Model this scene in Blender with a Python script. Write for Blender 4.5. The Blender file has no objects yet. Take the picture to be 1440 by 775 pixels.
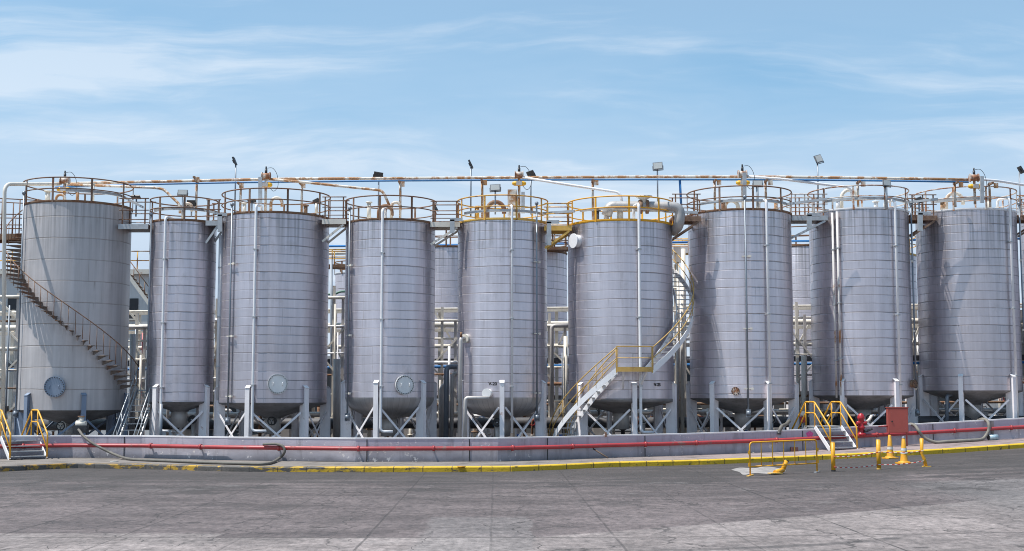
import bpy, math, random
from mathutils import Vector, Matrix
random.seed(7)
C = bpy.context.scene.collection
sin, cos, R = math.sin, math.cos, math.radians
PI = math.pi

# ------------------------------------------------------------------ camera model (used to place measured things in the world)
F, CX, CY, HC, PITCH = 1800.0, 720.0, 387.5, 2.5, R(5.35)
def W(px, py, D):
    "world point on the ray of photo pixel (px,py) at ground distance D"
    u, v = (px-CX)/F, (CY-py)/F
    dy, dz = cos(PITCH)-v*sin(PITCH), sin(PITCH)+v*cos(PITCH)
    t = D/dy
    return Vector((u*t, D, HC+dz*t))
def xat(px, D, py=560): return W(px, py, D).x
def zat(py, D): return W(720, py, D).z

# ------------------------------------------------------------------ ground profile
def lerp(tab, x):
    if x <= tab[0][0]: return tab[0][1]
    for (a, b), (c, d) in zip(tab, tab[1:]):
        if x <= c: return b+(d-b)*(x-a)/(c-a)
    return tab[-1][1]
def zg(x): return lerp([(-60,-.02),(2,0),(7,.05),(11.7,.14),(17.7,.36),(22.8,.60),(30,.85),(60,1.2),(90,1.2)], x)
DROP = .17

# ------------------------------------------------------------------ mesh builder
ORI = {}
class MB:
    def __init__(s): s.v=[]; s.f=[]; s.u=[]; s.s=[]
    def add(s, vs, fs, smooth=False, uvs=None):
        b=len(s.v); s.v += [Vector(p) for p in vs]
        for i,f in enumerate(fs):
            s.f.append([b+k for k in f]); s.s.append(smooth)
            s.u.append(uvs[i] if uvs else None)
        return s
    def hexa(s, p):
        return s.add(p, [(0,3,2,1),(4,5,6,7),(0,1,5,4),(1,2,6,5),(2,3,7,6),(3,0,4,7)])
    def box(s, c, d, rz=0, m=None):
        hx,hy,hz=d[0]/2,d[1]/2,d[2]/2
        p=[Vector(q) for q in ((-hx,-hy,-hz),(hx,-hy,-hz),(hx,hy,-hz),(-hx,hy,-hz),(-hx,-hy,hz),(hx,-hy,hz),(hx,hy,hz),(-hx,hy,hz))]
        M = m if m else Matrix.Rotation(rz,3,'Z')
        return s.hexa([M@q+Vector(c) for q in p])
    def bar(s, a, b, w, t, up=(0,0,1)):
        a,b=Vector(a),Vector(b); d=(b-a).normalized(); up=Vector(up)
        if abs(d.dot(up))>.98: up=Vector((0,1,0))
        x=d.cross(up).normalized()*w/2; y=x.cross(d).normalized()*t/2
        return s.hexa([a-x-y,a+x-y,a+x+y,a-x+y,b-x-y,b+x-y,b+x+y,b-x+y])
    def tube(s, pts, r, n=8, closed=False, caps=True):
        P=[Vector(p) for p in pts]; m=len(P)
        rr=r if isinstance(r,(list,tuple)) else [r]*m
        T=[]
        for i in range(m):
            a=P[i-1] if (i or closed) else P[i]; b=P[(i+1)%m] if (i<m-1 or closed) else P[i]
            T.append((b-a).normalized())
        up=Vector((0,0,1)) if abs(T[0].z)<.9 else Vector((0,1,0))
        x=T[0].cross(up).normalized(); vs=[]; uv=[]
        L=0
        for i in range(m):
            x=(x-T[i]*x.dot(T[i])).normalized(); y=T[i].cross(x)
            for k in range(n):
                a=2*PI*k/n; vs.append(P[i]+(x*cos(a)+y*sin(a))*rr[i])
        fs=[]; us=[]; L=[0]
        for i in range(1,m+1): L.append(L[-1]+(P[i%m]-P[i-1]).length)
        for i in range(m if closed else m-1):
            j=(i+1)%m
            for k in range(n):
                q=(k+1)%n
                fs.append((i*n+k,i*n+q,j*n+q,j*n+k))
                us.append([(L[i],k/n),(L[i],(k+1)/n),(L[i+1],(k+1)/n),(L[i+1],k/n)])
        s.add(vs,fs,True,us)
        if caps and not closed:
            b=len(s.v)-m*n
            s.f.append([b+k for k in range(n)][::-1]); s.s.append(False); s.u.append(None)
            s.f.append([b+(m-1)*n+k for k in range(n)]); s.s.append(False); s.u.append(None)
        return s
    def cyl(s, a, b, r, n=16, r2=None): return s.tube([a,b],[r,r if r2 is None else r2],n)
    def lathe(s, cx, cy, prof, n=96, smooth=True, cap0=False, cap1=False, ur=None):
        vs=[]; fs=[]; us=[]; m=len(prof)
        for (r,z) in prof:
            for k in range(n):
                a=2*PI*k/n; vs.append((cx+r*sin(a),cy+r*cos(a),z))
        V=[prof[0][1]]
        for i in range(1,m): V.append(V[-1]+math.hypot(prof[i][0]-prof[i-1][0],prof[i][1]-prof[i-1][1]))
        q=ur if ur else max(p[0] for p in prof)
        for i in range(m-1):
            for k in range(n):
                j=(k+1)%n
                fs.append((i*n+k,(i+1)*n+k,(i+1)*n+j,i*n+j))
                a0,a1=2*PI*k/n*q,2*PI*(k+1)/n*q
                us.append([(a0,V[i]),(a0,V[i+1]),(a1,V[i+1]),(a1,V[i])])
        b=len(s.v)
        s.add(vs,fs,smooth,us)
        if cap0: s.f.append([b+k for k in range(n)]); s.s.append(False); s.u.append(None)
        if cap1: s.f.append([b+(m-1)*n+k for k in range(n)][::-1]); s.s.append(False); s.u.append(None)
        return s
    def sweep(s, pts, w, h, closed=False):
        "vertical-sided ribbon: w across (horizontal), h tall, along pts (bottom centre line)"
        P=[Vector(p) for p in pts]; m=len(P); vs=[]
        for i in range(m):
            a=P[i-1] if (i or closed) else P[i]; b=P[(i+1)%m] if (i<m-1 or closed) else P[i]
            d=(b-a); d.z=0; d.normalize(); x=Vector((d.y,-d.x,0))*w/2; up=Vector((0,0,h))
            vs+=[P[i]-x,P[i]+x,P[i]+x+up,P[i]-x+up]
        fs=[]
        for i in range(m if closed else m-1):
            j=(i+1)%m
            for k in range(4): fs.append((i*4+k,i*4+(k+1)%4,j*4+(k+1)%4,j*4+k))
        if not closed: fs+=[(3,2,1,0),((m-1)*4,(m-1)*4+1,(m-1)*4+2,(m-1)*4+3)]
        return s.add(vs,fs)
    def poly(s, pts, th):
        "prism: closed outline pts extruded by vector th"
        P=[Vector(p) for p in pts]; n=len(P); th=Vector(th)
        return s.add(P+[p+th for p in P],[list(range(n))[::-1],list(range(n,2*n))]+[(i,(i+1)%n,n+(i+1)%n,n+i) for i in range(n)])
    def build(s, name, mat, parent=None, origin=None):
        if parent is not None: o=ORI[parent.name]
        elif origin is not None: o=Vector(origin)
        else:
            lo=[min(p[i] for p in s.v) for i in range(3)]; hi=[max(p[i] for p in s.v) for i in range(3)]
            o=Vector(((lo[0]+hi[0])/2,(lo[1]+hi[1])/2,lo[2]))
        me=bpy.data.meshes.new(name)
        me.from_pydata([tuple(p-o) for p in s.v],[],s.f)
        me.polygons.foreach_set('use_smooth',s.s)
        if any(x is not None for x in s.u):
            ul=me.uv_layers.new(name='UVMap'); i=0
            for f,x in zip(s.f,s.u):
                for k in range(len(f)):
                    ul.data[i].uv = x[k] if x else (0,0)
                    i+=1
        if mat: me.materials.append(mat)
        me.validate(); me.update()
        ob=bpy.data.objects.new(name,me); C.objects.link(ob)
        ORI[ob.name]=o
        if parent is not None: ob.parent=parent
        else: ob.location=o
        return ob
def tag(o,label,cat,group=None):
    o['label']=label; o['category']=cat
    if group: o['group']=group
    return o
def thing(name,label,cat,loc,group=None):
    o=bpy.data.objects.new(name,None); o.empty_display_size=.2; C.objects.link(o); o.location=loc
    ORI[o.name]=Vector(loc); return tag(o,label,cat,group)
def fillet(pts, r, n=5):
    P=[Vector(p) for p in pts]; out=[P[0]]
    for i in range(1,len(P)-1):
        a=(P[i-1]-P[i]); b=(P[i+1]-P[i]); d=min(r,a.length*.48,b.length*.48)
        p0=P[i]+a.normalized()*d; p1=P[i]+b.normalized()*d
        for k in range(n+1):
            t=k/n; out.append(p0*(1-t)**2+P[i]*2*t*(1-t)+p1*t*t)
    return out+[P[-1]]
def smoothpath(pts, n=6):
    P=[Vector(p) for p in pts]; out=[]
    for i in range(len(P)-1):
        a=P[max(i-1,0)]; b=P[i]; c=P[i+1]; d=P[min(i+2,len(P)-1)]
        for k in range(n):
            t=k/n; out.append(.5*((2*b)+(c-a)*t+(2*a-5*b+4*c-d)*t*t+(3*b-a-3*c+d)*t**3))
    return out+[P[-1]]

# ------------------------------------------------------------------ materials
class NT:
    def __init__(s,nt): s.nt=nt
    def n(s,typ,ins=None,**kw):
        x=s.nt.nodes.new(typ)
        for k,v in kw.items(): setattr(x,k,v)
        for k,v in (ins or {}).items():
            if isinstance(v,bpy.types.NodeSocket): s.nt.links.new(v,x.inputs[k])
            else: x.inputs[k].default_value=v
        return x
    def math(s,op,a,b=0.0,c=0.0,clamp=False):
        return s.n('ShaderNodeMath',{0:a,1:b,2:c},operation=op,use_clamp=clamp).outputs[0]
    def noise(s,vec,scale,detail=4,rough=.55,dist=0):
        return s.n('ShaderNodeTexNoise',{'Vector':vec,'Scale':scale,'Detail':detail,'Roughness':rough,'Distortion':dist}).outputs[0]
    def scalev(s,vec,sc,loc=(0,0,0),rot=(0,0,0)):
        return s.n('ShaderNodeMapping',{'Vector':vec,'Scale':sc,'Location':loc,'Rotation':rot}).outputs[0]
    def step(s,x,a,b):
        return s.n('ShaderNodeMapRange',{'Value':x,'From Min':a,'From Max':b,'To Min':0.0,'To Max':1.0},interpolation_type='SMOOTHSTEP').outputs[0]
    def rng(s,x,a,b,c,d):
        return s.n('ShaderNodeMapRange',{'Value':x,'From Min':a,'From Max':b,'To Min':c,'To Max':d}).outputs[0]
    def mix(s,f,a,b,mode='MIX'):
        x=s.n('ShaderNodeMix',data_type='RGBA',blend_type=mode)
        for sock,v in ((x.inputs[0],f),(x.inputs[6],a),(x.inputs[7],b)):
            if isinstance(v,bpy.types.NodeSocket): s.nt.links.new(v,sock)
            else: sock.default_value=(v if not isinstance(v,tuple) else (*v,1)[:4])
        return x.outputs[2]
    def grey(s,x): return s.n('ShaderNodeCombineColor',{0:x,1:x,2:x}).outputs[0]
def newmat(name):
    m=bpy.data.materials.new(name); m.use_nodes=True; nt=m.node_tree
    t=NT(nt); b=nt.nodes['Principled BSDF']
    return m,t,b
def link(t,a,b): t.nt.links.new(a,b)
MATS={}
def simple(name,col,rough=.5,metal=0.0,var=.25,scale=2.5,rust=0.0,rcol=(.16,.065,.025),rscale=2.0,bump=.0,dirt=0.0,spec=.5):
    m,t,b=newmat(name)
    pos=t.n('ShaderNodeNewGeometry').outputs['Position']
    n1=t.noise(pos,scale,5,.6); k=t.rng(n1,.25,.75,1-var,1+var)
    c=t.mix(1.0,col,t.grey(k),'MULTIPLY')
    if dirt:
        st=t.noise(t.scalev(pos,(5,5,.5)),1.5,5,.65)
        c=t.mix(t.math('MULTIPLY',t.step(st,.5,.75),dirt),c,(.10,.085,.07))
    r=rough
    if rust:
        n2=t.noise(pos,rscale,7,.68); th=.72-.45*rust
        f=t.step(n2,th-.05,th+.06)
        rc=t.mix(t.noise(pos,9,4),rcol,tuple(min(1,q*2.6) for q in rcol))
        c=t.mix(f,c,rc); r=t.rng(f,0,1,rough,.85)
        if metal: link(t,t.rng(f,0,1,metal,0),b.inputs['Metallic'])
    elif metal: b.inputs['Metallic'].default_value=metal
    link(t,c,b.inputs['Base Color'])
    if isinstance(r,float) or isinstance(r,int): b.inputs['Roughness'].default_value=r
    else: link(t,r,b.inputs['Roughness'])
    b.inputs['Specular IOR Level'].default_value=spec
    if bump:
        bp=t.n('ShaderNodeBump',{'Strength':bump,'Distance':.02,'Height':t.noise(pos,scale*6,5)})
        link(t,bp.outputs[0],b.inputs['Normal'])
    MATS[name]=m; return m

def cladding(name,col,metal,rough,row,width,sub,seam=(.075,.062,.055),streak=.35,dents=1.0,tint=.10):
    "sheet-metal cladding: staggered sheets, lap seams, rain streaks, slightly wavy plates"
    m,t,b=newmat(name)
    uv=t.n('ShaderNodeTexCoord').outputs['UV']
    rnd=t.n('ShaderNodeObjectInfo').outputs['Random']
    off=t.n('ShaderNodeCombineXYZ',{0:t.math('MULTIPLY',rnd,17.0),1:t.math('MULTIPLY',rnd,3.1),2:t.math('MULTIPLY',rnd,9.0)}).outputs[0]
    uvo=t.n('ShaderNodeVectorMath',{0:uv,1:off},operation='ADD').outputs[0]
    wob=t.n('ShaderNodeVectorMath',{0:uvo,1:t.n('ShaderNodeCombineXYZ',{0:0.0,1:t.math('MULTIPLY',t.math('SUBTRACT',t.noise(t.scalev(uvo,(.9,.9,1)),1.0,3),.5),.05),2:0.0}).outputs[0]},operation='ADD').outputs[0]
    sep=t.n('ShaderNodeSeparateXYZ',{0:wob}); V=sep.outputs[1]; U=sep.outputs[0]
    rowi=t.math('FLOOR',t.math('DIVIDE',V,row))
    jit=t.n('ShaderNodeTexWhiteNoise',{'Vector':t.n('ShaderNodeCombineXYZ',{0:rowi,1:rnd,2:3.0}).outputs[0]},noise_dimensions='3D').outputs[0]
    us=t.math('ADD',t.math('DIVIDE',U,width),jit); cell=t.math('FLOOR',us); fu=t.math('FRACT',us)
    du=t.math('MULTIPLY',t.math('MINIMUM',fu,t.math('SUBTRACT',1.0,fu)),width)
    vj=t.math('MULTIPLY',t.math('SUBTRACT',1.0,t.step(du,.006,.022)),t.rng(t.step(t.noise(uvo,.9,3),.4,.6),0,1,.10,.55))
    fv=t.math('FRACT',t.math('DIVIDE',V,row)); dvv=t.math('MULTIPLY',t.math('MINIMUM',fv,t.math('SUBTRACT',1.0,fv)),row)
    hj=t.math('MULTIPLY',t.math('SUBTRACT',1.0,t.step(dvv,.010,.030)),t.rng(t.step(t.noise(t.scalev(uvo,(1.6,.3,1)),1.0,4,.7),.35,.6),0,1,.6,1.0))
    mort=t.math('MAXIMUM',vj,hj)
    celltone=t.n('ShaderNodeTexWhiteNoise',{'Vector':t.n('ShaderNodeCombineXYZ',{0:rowi,1:cell,2:rnd}).outputs[0]},noise_dimensions='3D').outputs[0]
    if sub:
        fr=t.math('FRACT',t.math('DIVIDE',V,row/3)); d=t.math('MINIMUM',fr,t.math('SUBTRACT',1.0,fr))
        ln=t.math('SUBTRACT',1.0,t.step(d,.020,.060))
        brk=t.step(t.noise(uvo,1.3,4,.7),.3,.55)
        seamf=t.math('MAXIMUM',mort,t.math('MULTIPLY',t.math('MULTIPLY',ln,t.rng(brk,0,1,.30,.9)),.75))
        # secondary cladding joints: each narrow band has its own tone
        band=t.n('ShaderNodeTexWhiteNoise',{'Vector':t.n('ShaderNodeCombineXYZ',{0:t.math('FLOOR',t.math('DIVIDE',V,row/3)),1:t.math('FLOOR',t.math('DIVIDE',U,width*.5)),2:rnd}).outputs[0]},noise_dimensions='3D').outputs[0]
    else:
        seamf=mort; band=t.n('ShaderNodeValue').outputs[0]; band.default_value=.5
    tone=t.math('ADD',t.math('MULTIPLY',celltone,tint),t.math('MULTIPLY',band,tint*.7))
    st=t.noise(t.scalev(uvo,(4.0,.16,1)),1.0,6,.62)
    st2=t.noise(t.scalev(uvo,(.8,.07,1)),1.0,4,.5)
    bl=t.noise(uvo,.55,6,.65)
    k=t.math('ADD',t.rng(st,.3,.7,1+streak*.20,1-streak*.40),t.math('SUBTRACT',tone,tint*.85))
    k=t.math('MULTIPLY',k,t.rng(bl,.25,.75,.86,1.10))
    k=t.math('MULTIPLY',k,t.rng(st2,.3,.7,1.05,.93))
    k=t.math('MULTIPLY',k,t.rng(t.math('FRACT',t.math('MULTIPLY',rnd,7.3)),0,1,.92,1.09))
    c=t.mix(1.0,col,t.grey(k),'MULTIPLY')
    c=t.mix(t.math('MULTIPLY',t.math('FRACT',t.math('MULTIPLY',rnd,3.7)),.22),c,t.mix(1.0,c,(1.0,.97,.88),'MULTIPLY'))
    # dark weather streaks running down from the rim, soot towards the bottom edge
    v0=t.n('ShaderNodeSeparateXYZ',{0:uv}).outputs[1]
    top=t.math('MULTIPLY',t.step(t.math('ADD',v0,t.math('MULTIPLY',t.noise(t.scalev(uvo,(2.2,.05,1)),1.0,4,.6),4.0)),9.6,12.6),t.step(t.noise(t.scalev(uvo,(7,.1,1)),1.0,4,.6),.40,.66))
    c=t.mix(t.math('MULTIPLY',top,.60),c,(.20,.19,.185))
    blotch=t.step(t.noise(t.scalev(uvo,(.7,.5,1)),1.0,7,.7),.58,.70)
    c=t.mix(t.math('MULTIPLY',blotch,.22),c,(.24,.215,.19))
    # brown run-off below the lap seams
    fr2=t.math('FRACT',t.math('DIVIDE',V,row))
    run=t.math('MULTIPLY',t.step(fr2,.45,1.0),t.step(t.noise(t.scalev(uvo,(6,.25,1)),1.0,5,.6),.55,.78))
    c=t.mix(t.math('MULTIPLY',run,.40*streak/.35),c,(.17,.14,.115))
    c=t.mix(t.math('MULTIPLY',seamf,.62),c,seam)
    link(t,c,b.inputs['Base Color'])
    link(t,t.math('MULTIPLY',metal,t.math('SUBTRACT',1.0,seamf)),b.inputs['Metallic'])
    link(t,t.rng(bl,.3,.7,rough-.06,rough+.14),b.inputs['Roughness'])
    h=t.math('ADD',t.math('ADD',t.math('MULTIPLY',t.noise(t.scalev(uvo,(1.5,.5,1)),1.0,2,.4),.06*dents),t.math('MULTIPLY',t.noise(t.scalev(uvo,(5,.22,1)),1.0,3,.5),.012*dents)),t.math('MULTIPLY',seamf,-.012))
    h=t.math('ADD',h,t.math('MULTIPLY',celltone,.006))
    bp=t.n('ShaderNodeBump',{'Strength':.5,'Distance':1.0,'Height':h})
    link(t,bp.outputs[0],b.inputs['Normal'])
    MATS[name]=m; return m

CLAD=cladding('aluminium_cladding',(.635,.590,.632),.80,.34,1.16,3.6,True)
CLADB=cladding('bright_cladding',(.76,.71,.77),.5,.42,1.16,2.7,True,streak=.25)
PLATE=cladding('painted_plate',(.565,.53,.53),.30,.45,.93,4.6,False,seam=(.20,.16,.13),streak=.45,dents=.8,tint=.06)
DISH=cladding('gored_dish',(.52,.50,.50),.60,.42,30.0,.26,False,streak=.3)
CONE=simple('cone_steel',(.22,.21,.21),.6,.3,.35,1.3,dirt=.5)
LEG=simple('leg_paint',(.83,.785,.79),.5,0,.08,1.5,rust=.08,rscale=1.5,dirt=.16)
LEGB=simple('leg_blue_paint',(.20,.25,.34),.5,0,.10,1.5,rust=.08,dirt=.2)
PIPER=simple('streaked_pipe',(.60,.57,.55),.5,0,.12,1.5,rust=.25,rscale=.9,rcol=(.20,.10,.05))
WHITE=simple('white_paint',(.74,.73,.74),.45,0,.07,1.5,dirt=.12)
CREAM=simple('cream_paint',(.68,.63,.55),.5,0,.12,1.5,rust=.12,dirt=.25)
STAIR=simple('weathered_tread',(.17,.135,.115),.8,0,.4,6,rust=.35,rcol=(.12,.06,.035))
CREAMR=simple('cream_rusty',(.60,.55,.48),.5,0,.12,1.5,rust=.52,rscale=1.9,rcol=(.20,.105,.05))
RUST=simple('rusty_steel',(.20,.125,.088),.8,0,.5,6,rust=.4,rcol=(.10,.048,.028))
RUSTO=simple('orange_rust',(.22,.135,.085),.85,0,.4,4,rust=.5,rcol=(.10,.048,.026),rscale=3)
RUSTW=simple('rusty_white',(.48,.42,.37),.6,0,.15,3,rust=.48,rcol=(.16,.07,.035),rscale=2.5)
YEL=simple('yellow_paint',(.70,.34,.015),.45,0,.10,2,rust=.06,rcol=(.12,.07,.03),rscale=4,dirt=.12)
YELR=simple('worn_yellow',(.62,.33,.05),.5,0,.18,3,rust=.42,rcol=(.15,.075,.035),rscale=2.2)
YELB=simple('pale_yellow_edge',(.72,.44,.10),.55,0,.2,3,rust=.25,rcol=(.25,.14,.06),rscale=2)
YELT=simple('ochre_rail',(.50,.31,.085),.5,0,.15,3,rust=.25,rcol=(.18,.09,.04),rscale=2)
GALV=simple('galvanised',(.42,.43,.44),.45,.4,.2,4,rust=.08)
GREYP=simple('grey_pipe',(.50,.465,.44),.5,.2,.15,2,dirt=.25)
INSUL=simple('insulated_pipe',(.40,.385,.375),.55,.35,.15,2,dirt=.25)
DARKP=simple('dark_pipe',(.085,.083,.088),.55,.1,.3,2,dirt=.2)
BLUEP=simple('blue_paint',(.035,.17,.42),.45,0,.1,2,rust=.03)
PUMPB=simple('pump_blue',(.02,.09,.30),.4,0,.15,4)
CONDUIT=simple('conduit_grey',(.21,.235,.27),.45,.4,.1,2)
DARK=simple('lamp_black',(.025,.026,.03),.5,0,.2,3)
LENS=simple('lamp_lens',(.46,.47,.45),.12,0,.06,3,spec=.8)
LAMPG=simple('lamp_grey',(.22,.225,.235),.45,.3,.1,3)
RED=simple('red_paint',(.36,.04,.045),.42,0,.18,1.2,rust=.22,rcol=(.12,.06,.055),rscale=2.2,dirt=.4)
REDB=simple('hydrant_red',(.36,.018,.026),.35,0,.12,4)
REDC=simple('faded_red_cabinet',(.33,.07,.055),.6,0,.09,2.2,rust=.08,rcol=(.30,.14,.12),rscale=9)
REDCD=simple('cabinet_side_red',(.33,.07,.055),.6,0,.09,2.2)
HOSE=simple('grey_hose',(.125,.115,.10),.7,0,.2,5,bump=.3)
CONEY=simple('cone_plastic',(.70,.33,.02),.55,0,.2,7,dirt=.5)
CONEW=simple('reflective_white',(.60,.575,.53),.5,0,.25,12,dirt=.5)
ACTY=simple('actuator_yellow',(.70,.38,.02),.4,0,.1,5)
BRICKR=simple('red_brick',(.16,.07,.055),.85,0,.3,12)
BOLT=simple('bolt_steel',(.06,.06,.065),.5,.4,.2,8)
BLUEGREY=simple('blue_grey_paint',(.20,.25,.33),.5,0,.08,2)
H2=simple('pale_hose',(.19,.175,.15),.7,0,.2,5,bump=.3)
MANW=simple('cover_white',(.80,.78,.76),.5,0,.08,3,dirt=.2)
BLACK=simple('black_lettering',(.012,.012,.014),.6)
PINK=simple('pink_spray',(.55,.10,.30),.6,0,.3,14)
BLDW=simple('white_wall',(.62,.60,.58),.7,0,.06,.6,dirt=.2)
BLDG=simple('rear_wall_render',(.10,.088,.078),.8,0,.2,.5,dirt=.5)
CAN=simple('tin_can',(.42,.55,.60),.4,.3,.3,9)
PATCH=simple('fresh_concrete',(.27,.25,.24),.85,0,.45,2.6,dirt=.5,bump=.2)
WOOD=simple('rust_rod',(.09,.06,.045),.8,0,.3,6)

# striped tape
m,t,b=newmat('striped_tape')
uv=t.n('ShaderNodeTexCoord').outputs['UV']; u=t.n('ShaderNodeSeparateXYZ',{0:uv}).outputs[0]
f=t.math('GREATER_THAN',t.math('FRACT',t.math('MULTIPLY',u,5.0)),.5)
link(t,t.mix(f,(.45,.05,.04),(.62,.58,.54)),b.inputs['Base Color']); b.inputs['Roughness'].default_value=.5; TAPE=m

# bund wall: lavender-grey paint, chips, drips, panel joints
m,t,b=newmat('bund_paint')
pos=t.n('ShaderNodeNewGeometry').outputs['Position']; sp=t.n('ShaderNodeSeparateXYZ',{0:pos})
big=t.noise(t.scalev(pos,(.35,.35,.9)),1.0,5,.6); st=t.noise(t.scalev(pos,(3.5,3.5,.45)),1.0,6,.65)
c=t.mix(t.step(big,.3,.7),(.36,.355,.41),(.47,.455,.505))
c=t.mix(t.math('MULTIPLY',t.step(st,.50,.72),.55),c,(.17,.16,.175))
low=t.math('SUBTRACT',1.0,t.step(t.math('SUBTRACT',sp.outputs[2],t.math('MULTIPLY',t.noise(pos,1.2,5),.5)),-.30,.12))
c=t.mix(t.math('MULTIPLY',low,.70),c,(.11,.10,.105))
chip=t.step(t.math('MULTIPLY',t.noise(pos,5.5,6,.7),t.rng(t.noise(pos,.7,2),.3,.7,.75,1.15)),.62,.655)
c=t.mix(t.math('MULTIPLY',chip,.9),c,(.66,.63,.62))
link(t,c,b.inputs['Base Color']); b.inputs['Roughness'].default_value=.62
bp=t.n('ShaderNodeBump',{'Strength':.35,'Distance':.02,'Height':t.noise(pos,7,6,.65)}); link(t,bp.outputs[0],b.inputs['Normal'])
BUND=m

# kerb: yellow paint, worn to dirty concrete towards the left end of the yard
m,t,b=newmat('kerb_paint')
pos=t.n('ShaderNodeNewGeometry').outputs['Position']; X=t.n('ShaderNodeSeparateXYZ',{0:pos}).outputs[0]
keep=t.rng(X,-9.0,5.0,.535,.20)
n=t.noise(t.scalev(pos,(.9,2.2,3)),1.3,7,.66)
fy=t.step(n,t.math('SUBTRACT',keep,.03),t.math('ADD',keep,.05))
dirty=t.mix(t.noise(pos,2.5,5),(.035,.032,.03),(.16,.145,.13))
yc=t.mix(t.noise(pos,6,5,.7),(.55,.33,.015),(.72,.48,.02))
left=t.step(X,-22.0,2.0)
yc=t.mix(left,(.40,.22,.04),yc)
c=t.mix(fy,dirty,yc)
c=t.mix(t.math('MULTIPLY',t.step(t.noise(pos,4.5,6,.7),.56,.68),.8),c,(.06,.052,.042))
kf=t.math('FRACT',t.math('DIVIDE',t.math('ADD',X,200.0),1.02)); c=t.mix(t.math('MULTIPLY',t.math('SUBTRACT',1.0,t.step(kf,.02,.05)),.75),c,(.035,.03,.028))
link(t,c,b.inputs['Base Color']); b.inputs['Roughness'].default_value=.7
bp=t.n('ShaderNodeBump',{'Strength':.5,'Distance':.03,'Height':t.noise(pos,9,5,.65)}); link(t,bp.outputs[0],b.inputs['Normal'])
KERB=m

# pavement: small pinkish-grey tiles, dirtier on the left
m,t,b=newmat('pavement_tiles')
pos=t.n('ShaderNodeNewGeometry').outputs['Position']; X=t.n('ShaderNodeSeparateXYZ',{0:pos}).outputs[0]
br=t.n('ShaderNodeTexBrick',{'Vector':t.scalev(pos,(1,1,1),rot=(0,0,R(4))),'Color1':(.20,.178,.170,1),'Color2':(.25,.22,.21,1),'Mortar':(.15,.135,.125,1),'Scale':1.0,'Mortar Size':.012,'Brick Width':.4,'Row Height':.4},offset=0.0)
c=t.mix(t.step(X,0.0,12.0),t.mix(.6,br.outputs['Color'],(.17,.15,.13)),t.mix(.5,br.outputs['Color'],(.33,.235,.235)))
c=t.mix(t.math('MULTIPLY',t.step(t.noise(pos,.9,7,.68),.45,.7),.75),c,(.06,.052,.045))
link(t,c,b.inputs['Base Color']); b.inputs['Roughness'].default_value=.85
PAVE=m

# yard: worn concrete/asphalt with slab joints, cracks, oil and tyre marks
m,t,b=newmat('yard_concrete')
pos=t.n('ShaderNodeNewGeometry').outputs['Position']; sp=t.n('ShaderNodeSeparateXYZ',{0:pos}); X,Y=sp.outputs[0],sp.outputs[1]
wx=t.math('ADD',X,t.math('MULTIPLY',t.math('SUBTRACT',t.noise(pos,.6,4),.5),.5))
wy=t.math('ADD',Y,t.math('MULTIPLY',t.math('SUBTRACT',t.noise(pos,.9,6,.7),.5),.35))
fine=t.noise(t.scalev(pos,(7,3.2,1)),1.0,6,.78); mid=t.noise(pos,3.0,7,.66); big=t.noise(t.scalev(pos,(.22,.5,1)),1.0,6,.6)
grain=t.noise(pos,45,4,.75)
# far band: dark worn surface; near slabs: lighter concrete
near=t.math('SUBTRACT',1.0,t.step(t.math('SUBTRACT',wy,t.math('MULTIPLY',t.math('MAXIMUM',t.math('SUBTRACT',X,.3),0.0),.62)),24.42,24.6))
patch=t.math('MULTIPLY',t.math('MULTIPLY',t.step(wx,-1.85,-1.6),t.math('SUBTRACT',1.0,t.step(wx,.35,.45))),t.math('SUBTRACT',1.0,t.step(wy,28.2,28.9)))
slabx=t.math('SUBTRACT',1.0,t.step(wx,-5.6,-5.5))
lightl=t.math('MULTIPLY',slabx,t.math('SUBTRACT',1.0,t.step(wy,25.2,25.35)))
near2=t.math('MAXIMUM',near,lightl)
ca=t.mix(t.step(big,.3,.7),(.074,.0595,.0585),(.142,.115,.113))
cb=t.mix(t.step(t.noise(pos,.55,6,.6),.3,.7),(.158,.134,.128),(.215,.184,.176))
rgt=t.math('MULTIPLY',t.step(wx,10.0,12.5),t.math('SUBTRACT',1.0,t.step(wy,37.0,38.5)))
c=t.mix(near2,ca,cb); c=t.mix(t.math('MULTIPLY',patch,.45),c,(.165,.152,.149)); c=t.mix(t.math('MULTIPLY',rgt,.7),c,(.15,.139,.137))
c=t.mix(1.0,c,t.grey(t.rng(mid,.3,.7,.76,1.24)),'MULTIPLY')
c=t.mix(1.0,c,t.grey(t.rng(fine,.3,.7,.52,1.50)),'MULTIPLY')
# angular repair patches of slightly different age
vp=t.n('ShaderNodeTexVoronoi',{'Vector':t.n('ShaderNodeCombineXYZ',{0:t.math('MULTIPLY',wx,.16),1:t.math('MULTIPLY',wy,.11),2:0.0}).outputs[0],'Scale':1.0},distance='CHEBYCHEV').outputs['Color']
c=t.mix(1.0,c,t.grey(t.rng(t.n('ShaderNodeSeparateColor',{0:vp}).outputs[0],0,1,.84,1.14)),'MULTIPLY')
chips=t.step(t.noise(pos,2.3,9,.78),.61,.66); c=t.mix(t.math('MULTIPLY',chips,.5),c,(.035,.031,.030))
lchip=t.step(t.noise(t.scalev(pos,(1,1,1),loc=(31,17,0)),3.1,9,.78),.635,.68); c=t.mix(t.math('MULTIPLY',lchip,.3),c,(.27,.245,.235))
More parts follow.
